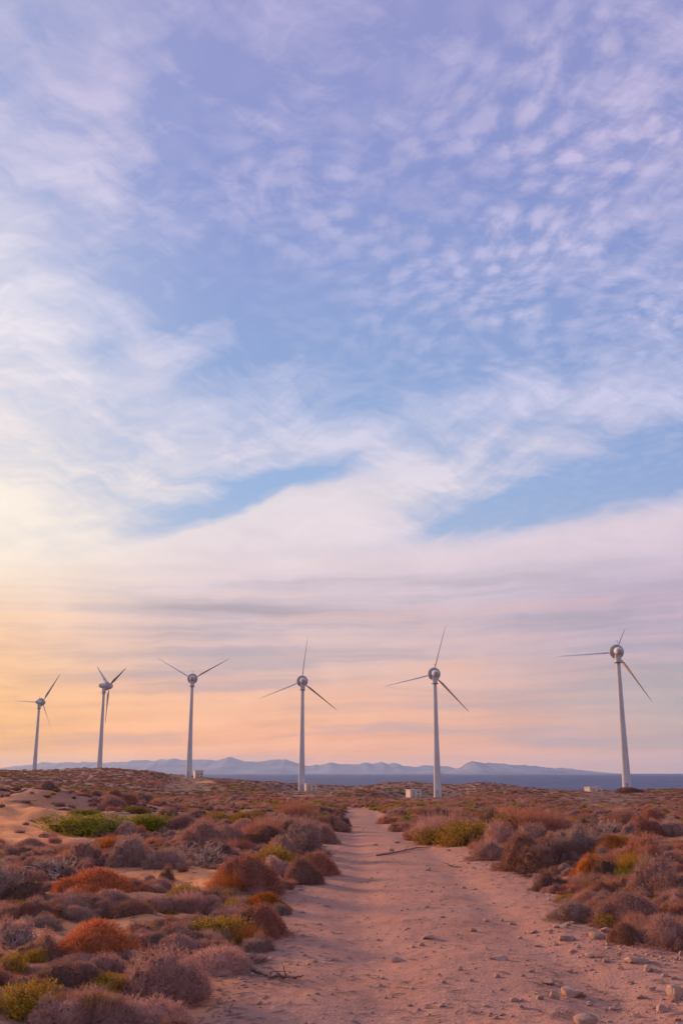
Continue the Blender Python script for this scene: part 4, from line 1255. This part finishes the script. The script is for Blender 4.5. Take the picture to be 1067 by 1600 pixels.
# ------------------------------------------------------------------ the rest of the scrub, uncountable: instances on points
def instance_stuff(name, label, cat, pts, rot, sc, idx, meshes):
    col = bpy.data.collections.new(name + '_sources')
    for i, me in enumerate(meshes):
        o = bpy.data.objects.new('%s_source_%03d' % (name, i), me); col.objects.link(o)
    me = bpy.data.meshes.new(name)
    me.vertices.add(len(pts)); me.vertices.foreach_set('co', np.asarray(pts, np.float32).ravel())
    a = me.attributes.new('rot', 'FLOAT_VECTOR', 'POINT'); a.data.foreach_set('vector', np.asarray(rot, np.float32).ravel())
    a = me.attributes.new('sc', 'FLOAT_VECTOR', 'POINT'); a.data.foreach_set('vector', np.asarray(sc, np.float32).ravel())
    a = me.attributes.new('idx', 'INT', 'POINT'); a.data.foreach_set('value', np.asarray(idx, np.int32))
    o = obj(name, me)
    ng = bpy.data.node_groups.new(name + '_nodes', 'GeometryNodeTree')
    ng.interface.new_socket('Geometry', in_out='INPUT', socket_type='NodeSocketGeometry')
    ng.interface.new_socket('Geometry', in_out='OUTPUT', socket_type='NodeSocketGeometry')
    nd, lk = ng.nodes, ng.links
    gi = nd.new('NodeGroupInput'); go = nd.new('NodeGroupOutput')
    ci = nd.new('GeometryNodeCollectionInfo'); ci.inputs['Collection'].default_value = col
    ci.inputs['Separate Children'].default_value = True; ci.inputs['Reset Children'].default_value = True
    ip = nd.new('GeometryNodeInstanceOnPoints'); ip.inputs['Pick Instance'].default_value = True
    def na(nm, ty):
        q = nd.new('GeometryNodeInputNamedAttribute'); q.data_type = ty; q.inputs['Name'].default_value = nm
        return q.outputs['Attribute']
    er = nd.new('FunctionNodeEulerToRotation')
    lk.new(na('rot', 'FLOAT_VECTOR'), er.inputs[0])
    lk.new(gi.outputs[0], ip.inputs['Points']); lk.new(ci.outputs[0], ip.inputs['Instance'])
    lk.new(na('idx', 'INT'), ip.inputs['Instance Index'])
    lk.new(er.outputs[0], ip.inputs['Rotation']); lk.new(na('sc', 'FLOAT_VECTOR'), ip.inputs['Scale'])
    lk.new(ip.outputs[0], go.inputs[0])
    md = o.modifiers.new('scatter', 'NODES'); md.node_group = ng
    tag(o, label, cat, kind='stuff')
    return o

def scatter_scrub():
    N = 95000
    # area-even at first, thinning with distance
    d = np.exp(rng.uniform(math.log(7), math.log(620), N))
    a = rng.uniform(-0.52, 0.52, N)
    x = a * d; y = d
    w = rng.uniform(0.45, 1.0, N) * (0.55 + np.clip(d / 190, 0, 1.7))
    near_s = np.where(d < 60, rng.uniform(0.35, 0.8, N), 1.0)
    w = w * near_s
    e = track_edge(x, y)
    z = rel_height(x, y)
    keep = (e > 0.15 + w * 0.3) & (sand_mask(x, y) < 0.35) & (z > -11.5)
    # open ground shows between drifts of scrub
    keep &= (fbm(x * 0.35, y * 0.35, 3, 201) > -0.28) | (d > 90)
    keep &= rng.uniform(0, 1, N) < np.where(d < 60, np.where(x > 2, 0.6, 0.24), 1.0)
    for t in TURB + CABINS:
        keep &= np.hypot(x - t['x'], y - t['D']) > 4.0 + w * 0.5
        keep &= ~((np.abs(x - t['x'] * y / t['D']) < 4.5) & (y < t['D']) & (y > t['D'] - 60) & (w > 0.8))
    near_i = np.nonzero(keep & (d < 60))[0]
    for i in near_i:
        for (qx, qy, qr) in PLACED:
            if (qx - x[i]) ** 2 + (qy - y[i]) ** 2 < (0.7 * qr + 0.25 * w[i]) ** 2: keep[i] = False; break
    x, y, w, d = x[keep], y[keep], w[keep], d[keep]
    # beside the viewpoint, below the frame
    ex = rng.uniform(-11, 12, 260); ey = rng.uniform(-6, 4.4, 260); ew = rng.uniform(0.3, 0.75, 260)
    ok = (track_edge(ex, ey) > 0.3 + ew * 0.5)
    x = np.concatenate([x, ex[ok]]); y = np.concatenate([y, ey[ok]]); w = np.concatenate([w, ew[ok]]); d = np.concatenate([d, np.full(ok.sum(), 5.0)])
    meshes = []; cols = []
    kinds = [('tuft', 'mauve', 13), ('tuft', 'brown', 13), ('tuft', 'grey', 10), ('cushion', 'brown', 10), ('cushion', 'mauve', 8), ('tuft', 'redbrown', 11), ('cushion', 'redbrown', 6),
             ('tuft', 'pink', 9), ('feather', 'redbrown', 4), ('tuft', 'dark', 6), ('cushion', 'grey', 6), ('feather', 'pink', 4)]
    greens = [('leafy', 'olive', 1), ('leafy', 'green', 1), ('leafy', 'yellow', 0.5)]
    wt = []
    for (k, c, q) in kinds:
        for me in VAR[(k, c)]: meshes.append(me); wt.append(q)
    n0 = len(meshes)
    wg = []
    for (k, c, q) in greens:
        for me in VAR[(k, c)]: meshes.append(me); wg.append(q)
    wt = np.array(wt, float); wt /= wt.sum(); wg = np.array(wg, float); wg /= wg.sum()
    n = len(x)
    idx = rng.choice(n0, n, p=wt)
    g = fbm(x * 0.035, y * 0.075, 3, 301) + 0.12 * rng.normal(size=n)
    isg = (g > 0.36) | (rng.uniform(0, 1, n) < 0.02)
    idx = np.where(isg, n0 + rng.choice(len(wg), n, p=wg), idx)
    hs = rng.uniform(0.55, 1.15, n) * np.where(d > 130, 0.5, 1.0)
    for t in TURB[2:] + CABINS:          # only low plants on the open slopes before the turbine feet
        hs = np.where((np.abs(x - t['x'] * y / t['D']) < 6) & (y < t['D']) & (y > t['D'] - 260), hs * 0.45, hs)
    sc = np.stack([w, w * rng.uniform(0.8, 1.25, n), w * hs], 1)
    rot = np.stack([rng.uniform(-0.1, 0.1, n), rng.uniform(-0.1, 0.1, n), rng.uniform(0, 6.28, n)], 1)
    pts = np.stack([x, y, ground_z(x, y) - 0.03 * w], 1)
    instance_stuff('low_scrub', 'low brown and mauve scrub covering the land to the shore', 'scrub', pts, rot, sc, idx, meshes)
scatter_scrub()

def scatter_herbs():
    """dry ankle-high stalks and dead twigs between the bushes"""
    N = 6500
    d = np.exp(rng.uniform(math.log(6.5), math.log(45), N)); a = rng.uniform(-0.46, 0.46, N)
    x = a * d; y = d
    e = track_edge(x, y)
    keep = (e > 0.05) & ((sand_mask(x, y) < 0.55) | (rng.uniform(0, 1, N) < 0.10)) & (fbm(x * 0.8, y * 0.8, 2, 401) > -0.18)
    x, y = x[keep], y[keep]; n = len(x)
    meshes = []
    for k in (('tuft', 'pink'), ('tuft', 'mauve'), ('tuft', 'brown'), ('feather', 'pink'), ('feather', 'redbrown'), ('mat', 'grey'), ('mat', 'brown'), ('feather', 'mauve'), ('leafy', 'olive')):
        meshes += VAR[k]
    w = rng.uniform(0.14, 0.34, n)
    sc = np.stack([w, w, w * rng.uniform(0.5, 1.3, n)], 1)
    rot = np.stack([rng.uniform(-0.15, 0.15, n), rng.uniform(-0.15, 0.15, n), rng.uniform(0, 6.28, n)], 1)
    pts = np.stack([x, y, ground_z(x, y) - 0.01], 1)
    instance_stuff('dry_herbs', 'dry stalks and dead twigs on the soil between bushes', 'dry herbs', pts, rot, sc, rng.integers(0, len(meshes), n), meshes)
scatter_herbs()

# ------------------------------------------------------------------ stones
def stone_mesh(seed, sub=2, name='stone'):
    rs = np.random.default_rng(seed)
    bm = bmesh.new(); bmesh.ops.create_icosphere(bm, subdivisions=sub, radius=0.5)
    pl = [(unit(rs.normal(size=3)), rs.uniform(0.26, 0.44)) for _ in range(11)]
    for v in bm.verts:
        p = np.array(v.co)
        for (nn, dd) in pl:
            k = p @ nn - dd
            if k > 0: p = p - nn * k
        p = p * (1 + 0.05 * rs.normal())
        v.co = p
    me = bm_mesh(name, bm, M['stone'])
    autosmooth(me, 28)
    return me
ST = [stone_mesh(s_) for s_ in range(8)]
STONES = [
 (890, 1471, 26, 11, 'long low pale stone near the grey dome bush right of the track'), (934, 1468, 24, 14, 'pale blocky stone below the big grey-mauve dome bush'),
 (946, 1458, 20, 10, 'orange-tinted stone touching the foot of the big grey-mauve dome'), (869, 1562, 17, 15, 'upright pinkish stone, smaller of the double stone'),
 (898, 1560, 42, 18, 'broad pale stone, larger of the double stone'), (1058, 1564, 28, 26, 'large lumpy stone at the right edge in the foreground'),
 (1036, 1582, 20, 15, 'round orange-grey stone left below the large lumpy one'), (918, 1602, 44, 20, 'big stone with a dark patch at the bottom edge'),
 (1002, 1506, 36, 13, 'flat pale slab right of the dead twig tufts'), (1015, 1519, 18, 11, 'small block in front of the flat pale slab'),
 (1055, 1501, 16, 9, 'stone at the right edge below the nearest mauve dome'), (1064, 1494, 9, 10, 'small upright stone cut by the right edge'), (778, 1500, 32, 8, 'flat pale stone lying alone on the right half of the track'),
 (671, 1468, 22, 6, 'flat stone in the middle of the track'), (738, 1456, 16, 8, 'small pale stone with a greyish face on the right half of the track'), (621, 1504, 24, 9, 'stony lump on the left half of the track near the middle'),
 (880, 1450, 16, 7, None), (888, 1447, 12, 7, None), (895, 1445, 9, 6, None), (833, 1458, 20, 6, None), (857, 1540, 24, 9, None), (923, 1497, 18, 7, None), (950, 1505, 18, 7, None),
 (921, 1573, 10, 8, None), (971, 1515, 9, 8, None), (1055, 1531, 12, 7, None), (718, 1517, 8, 6, None), (736, 1534, 9, 6, None), (689, 1574, 13, 6, None), (776, 1593, 10, 7, None),
 (666, 1419, 8, 6, None), (692, 1435, 10, 5, None), (840, 1480, 14, 5, None), (868, 1478, 12, 5, None), (905, 1482, 10, 6, None), (1040, 1527, 10, 7, None), (985, 1538, 14, 7, None), (1020, 1548, 13, 7, None),
 (960, 1580, 14, 8, None), (845, 1562, 12, 7, None), (830, 1520, 14, 6, None), (995, 1590, 16, 9, None), (815, 1575, 10, 6, None), (612, 1330, 9, 6, None), (700, 1330, 9, 4, None), (620, 1318, 10, 4, None),
 (585, 1321, 12, 4, None), (668, 1361, 10, 4, None), (740, 1391, 14, 5, None), (760, 1440, 12, 5, None), (800, 1445, 12, 5, None), (955, 1545, 12, 7, None), (890, 1520, 12, 6, None), (1000, 1562, 12, 7, None),
]
SREFS = []
for (px, py, w_, h_, lab) in STONES:
    if lab:
        gx, gy = ground_at(px, py); SREFS.append((gx, gy, _CUT.split(lab)[0]))
for i, (px, py, w_, h_, lab) in enumerate(STONES):
    gx, gy = ground_at(px, py)
    W_ = w_ / FPX * gy * 1.1; H_ = h_ / FPX * gy * 1.15
    o = obj('stone', ST[i % 8], None, (gx, gy + W_ * 0.3, float(ground_z(gx, gy + W_ * 0.3)) + H_ * 0.16), (rng.uniform(-0.2, 0.2), rng.uniform(-0.2, 0.2), rng.uniform(0, 6.28)), (W_ * 1.05, W_ * 0.85, H_ * 1.05))
    if lab: tag(o, lab, 'stone', 'stones along the right of the track')
    elif (lab2 := relation_label('%s %s stone' % (('tiny', 'small', 'small')[min(w_ // 9, 2)], 'flat' if h_ < w_ * 0.45 else 'blocky'), gx, gy, SREFS + REFS, 6)): tag(o, lab2, 'stone', 'smaller stones of the track')
    elif px > 800: tag(o, 'small pale stone in the rubble right of the track', 'stone', 'small stones in the rubble on the right')
    else: tag(o, 'small stone lying loose on the sandy track', 'stone', 'small stones loose on the track')

# pale rock ledges above the sand bank and pale rocks far off by the turbines
LEDGE = [(34, 1252, 46, 3, -8, 'long pale rock ledge on the crest of the sand bank'), (97, 1265, 30, 3, 0, 'short pale rock ledge right of the long one above the sand'), (3, 1234, 20, 3, 0, 'pale rock cut by the left edge above the sand bank'),
         (192, 1272, 26, 3, 8, 'pale rock ledge behind the bright green shrubs')]
for i, (px, py, w_, h_, tl, lab) in enumerate(LEDGE):
    gx, gy = ground_at(px, py)
    W_ = w_ / FPX * gy; H_ = h_ / FPX * gy * 1.2
    tag(obj('rock_ledge', ST[(i + 3) % 8], None, (gx, gy, float(ground_z(gx, gy)) + H_ * 0.2), (0, R(tl * 0.3), R(rng.uniform(-10, 10))), (W_ * 1.2, W_ * 0.5, H_ * 1.6)), lab, 'rock')
FAR = [(378, 1225, 9), (386, 1227, 7), (398, 1226, 8), (405, 1228, 7), (430, 1241, 8), (445, 1240, 9), (455, 1241, 7), (466, 1242, 9), (500, 1240, 8), (520, 1241, 10), (585, 1233, 8), (600, 1234, 7), (622, 1238, 9), (560, 1243, 9), (610, 1245, 8),
       (700, 1239, 9), (722, 1236, 8), (745, 1235, 10), (760, 1235, 11), (775, 1237, 9), (790, 1240, 10), (808, 1234, 8), (835, 1236, 8), (845, 1237, 7), (244, 1208, 8), (252, 1209, 7), (660, 1246, 9), (540, 1238, 8), (500, 1252, 9), (430, 1254, 11), (350, 1243, 8)]
NAMED = {(760, 1235): 'largest pale rock on the low dune right of the track turbine', (430, 1254): 'lone pale rock in the scrub below the turbine left of the track',
         (520, 1241): 'pale rock just right of the cabin beside the turbine left of the track', (622, 1238): 'pale rock just left of the lone cabin', (244, 1208): 'pale rock on the hill slope left of the V-bladed turbine',
         (386, 1227): 'pale rock right of the hillside cabin, toward the turbine left of the track'}
far_parts = []
for i, (px, py, w_) in enumerate(FAR):
    gx, gy = ground_at(px, py)
    W_ = w_ / FPX * gy
    lab = NAMED.get((px, py))
    lo, sc_ = (gx, gy, float(ground_z(gx, gy)) + W_ * 0.1), (W_, W_ * 0.8, W_ * rng.uniform(0.35, 0.6))
    if lab:
        tag(obj('rock', ST[i % 8], None, lo, (0, 0, rng.uniform(0, 6)), sc_), lab, 'rock', 'distant pale rocks by the turbines')
    else:
        me = ST[i % 8]; co = np.empty(len(me.vertices) * 3, np.float32); me.vertices.foreach_get('co', co)
        ff = np.empty(len(me.polygons) * 3, np.int32); me.polygons.foreach_get('vertices', ff)
        far_parts.append((co.reshape(-1, 3) * np.array(sc_) + np.array(lo), ff.reshape(-1, 3), np.zeros(len(me.vertices))))
fv, ff, _t = join(far_parts)
tag(obj('far_rubble', mesh_np('far_rubble', fv, ff, M['stone'])), 'scattered pale rubble in the distant scrub around the turbines', 'rubble', kind='stuff')

def gravel():
    """pebbles and crumbs too many to count, one mesh"""
    bm = bmesh.new(); bmesh.ops.create_icosphere(bm, subdivisions=1, radius=0.5)
    base = np.array([v.co[:] for v in bm.verts]); fb = np.array([[v.index for v in f.verts] for f in bm.faces]); bm.free()
    N = 46000
    d = np.exp(rng.uniform(math.log(6.3), math.log(45), N)); a = rng.uniform(-0.42, 0.44, N)
    x = a * d; y = d
    e = track_edge(x, y)
    c = smooth_interp(y, _CY, _CX)
    prob = np.where(e < 0.6, 0.10 + 0.9 * sst(x - c, 0.5, 2.0) * sst(fbm(x * 0.9, y * 0.6, 3, 501), -0.25, 0.25), 0.05)
    prob = np.maximum(prob, 0.35 * sst(np.abs(e), 0.5, 0.0))
    keep = rng.uniform(0, 1, N) < prob
    x, y = x[keep], y[keep]; n = len(x)
    s = np.clip(rng.lognormal(math.log(0.017), 0.55, n), 0.007, 0.075)
    V = []; 
    ang = rng.uniform(0, 6.28, n); ca, sa = np.cos(ang), np.sin(ang)
    sx = s * rng.uniform(0.8, 1.6, n); sy = s * rng.uniform(0.6, 1.1, n); sz = s * rng.uniform(0.4, 0.8, n)
    b = base[None] * (1 + 0.16 * rng.normal(size=(n, len(base), 1)))
    bx = b[..., 0] * sx[:, None]; by = b[..., 1] * sy[:, None]; bz = b[..., 2] * sz[:, None]
    vx = bx * ca[:, None] - by * sa[:, None] + x[:, None]; vy = bx * sa[:, None] + by * ca[:, None] + y[:, None]
    vz = bz + (ground_z(x, y) + sz * 0.15)[:, None]
    v = np.stack([vx, vy, vz], -1).reshape(-1, 3)
    f = (fb[None] + (np.arange(n) * len(base))[:, None, None]).reshape(-1, 3)
    tag(obj('gravel', mesh_np('gravel', v, f, M['stone'])), 'fine pale gravel strewn over the right of the track', 'gravel', kind='stuff')
gravel()

def litter():
    """dead twig crumbs lying on the sand, one mesh"""
    N = 9000
    d = np.exp(rng.uniform(math.log(6.3), math.log(40), N)); a = rng.uniform(-0.30, 0.40, N)
    x = a * d; y = d
    e = track_edge(x, y)
    keep = rng.uniform(0, 1, N) < np.where(e < 0, 0.12 + 0.75 * sst(e, -0.9, 0.0) + 0.35 * (fbm(x * 1.1, y * 0.7, 2, 601) > 0.15), 0.8)
    x, y = x[keep], y[keep]; n = len(x)
    L = rng.uniform(0.03, 0.16, n); w = rng.uniform(0.004, 0.011, n); a = rng.normal(0.15, 0.8, n)
    dx, dy = np.cos(a), np.sin(a)
    p = []
    for (sl, sw, hz) in ((-0.5, -0.5, 0.002), (-0.5, 0.5, 0.002), (0.5, 0.5, 0.002), (0.5, -0.5, 0.002), (0.0, 0.0, 1.0)):
        xx = x + dx * L * sl - dy * w * sw; yy = y + dy * L * sl + dx * w * sw
        p.append(np.stack([xx, yy, ground_z(xx, yy) + (hz * w * 0.9 if hz == 1.0 else hz) + 0.004], 1))
    v = np.stack(p, 1).reshape(-1, 3)
    i = (np.arange(n) * 5)[:, None]
    f = np.vstack([i + np.array([[0, 1, 4]]), i + np.array([[1, 2, 4]]), i + np.array([[2, 3, 4]]), i + np.array([[3, 0, 4]])])
    tag(obj('twig_litter', mesh_np('twig_litter', v, f, M['wood'])), 'dead twig crumbs lying on the sandy track', 'twig litter', kind='stuff')
litter()

# ------------------------------------------------------------------ branches lying on the track
def branch(name, pix, r0, label, seed, forks=3):
    rs = np.random.default_rng(seed)
    pts = []
    for (px, py) in pix:
        gx, gy = ground_at(px, py); pts.append(np.array([gx, gy, float(ground_z(gx, gy)) + r0 * 0.9]))
    dense = []
    for i in range(len(pts) - 1):
        for k in range(4):
            t = k / 4; q = pts[i] * (1 - t) + pts[i + 1] * t
            q = q + rs.normal(size=3) * np.array([0.012, 0.012, 0.006]); q[2] = float(ground_z(q[0], q[1])) + r0 * (0.8 + 0.5 * rs.uniform())
            dense.append(q)
    dense.append(pts[-1])
    n = len(dense); rads = [r0 * (1 - 0.7 * i / n) for i in range(n)]
    v, f = tube(dense, rads, 6)
    root = empty('fallen_branch', tuple(dense[0]))
    loc = dense[0]
    obj('stem', mesh_np('stem', v - loc, f, M['wood'], True), root)
    for k in range(forks):
        i = int(n * (0.35 + 0.5 * k / max(forks, 1)))
        d = unit(np.array([rs.normal(), rs.normal() * 0.8, 0.25])); p = dense[i]; q = [p]
        for j in range(4):
            p = p + d * 0.06; d = unit(d + rs.normal(size=3) * 0.25); q.append(p)
        v, f = tube(q, [rads[i] * 0.6 * (1 - 0.2 * j) for j in range(5)], 5)
        obj('side_twig', mesh_np('side_twig', v - loc, f, M['wood'], True), root)
    tag(root, label, 'branch')
branch('b', [(392, 1517), (415, 1526), (440, 1531), (462, 1531), (474, 1528)], 0.017, 'crooked brown dead branch on the sand at the left edge of the track', 1, 4)
branch('b', [(588, 1338), (603, 1336), (630, 1331), (655, 1326), (678, 1320)], 0.022, 'long thin dead branch lying across the far right of the track', 2, 3)
branch('b', [(1050, 1462), (1057, 1470), (1064, 1474), (1070, 1476)], 0.012, 'pale bent stick in front of the nearest mauve dome bush', 3, 1)
branch('b', [(700, 1352), (710, 1355), (720, 1356)], 0.02, 'short dark stick on the right half of the track, far off', 4, 1)
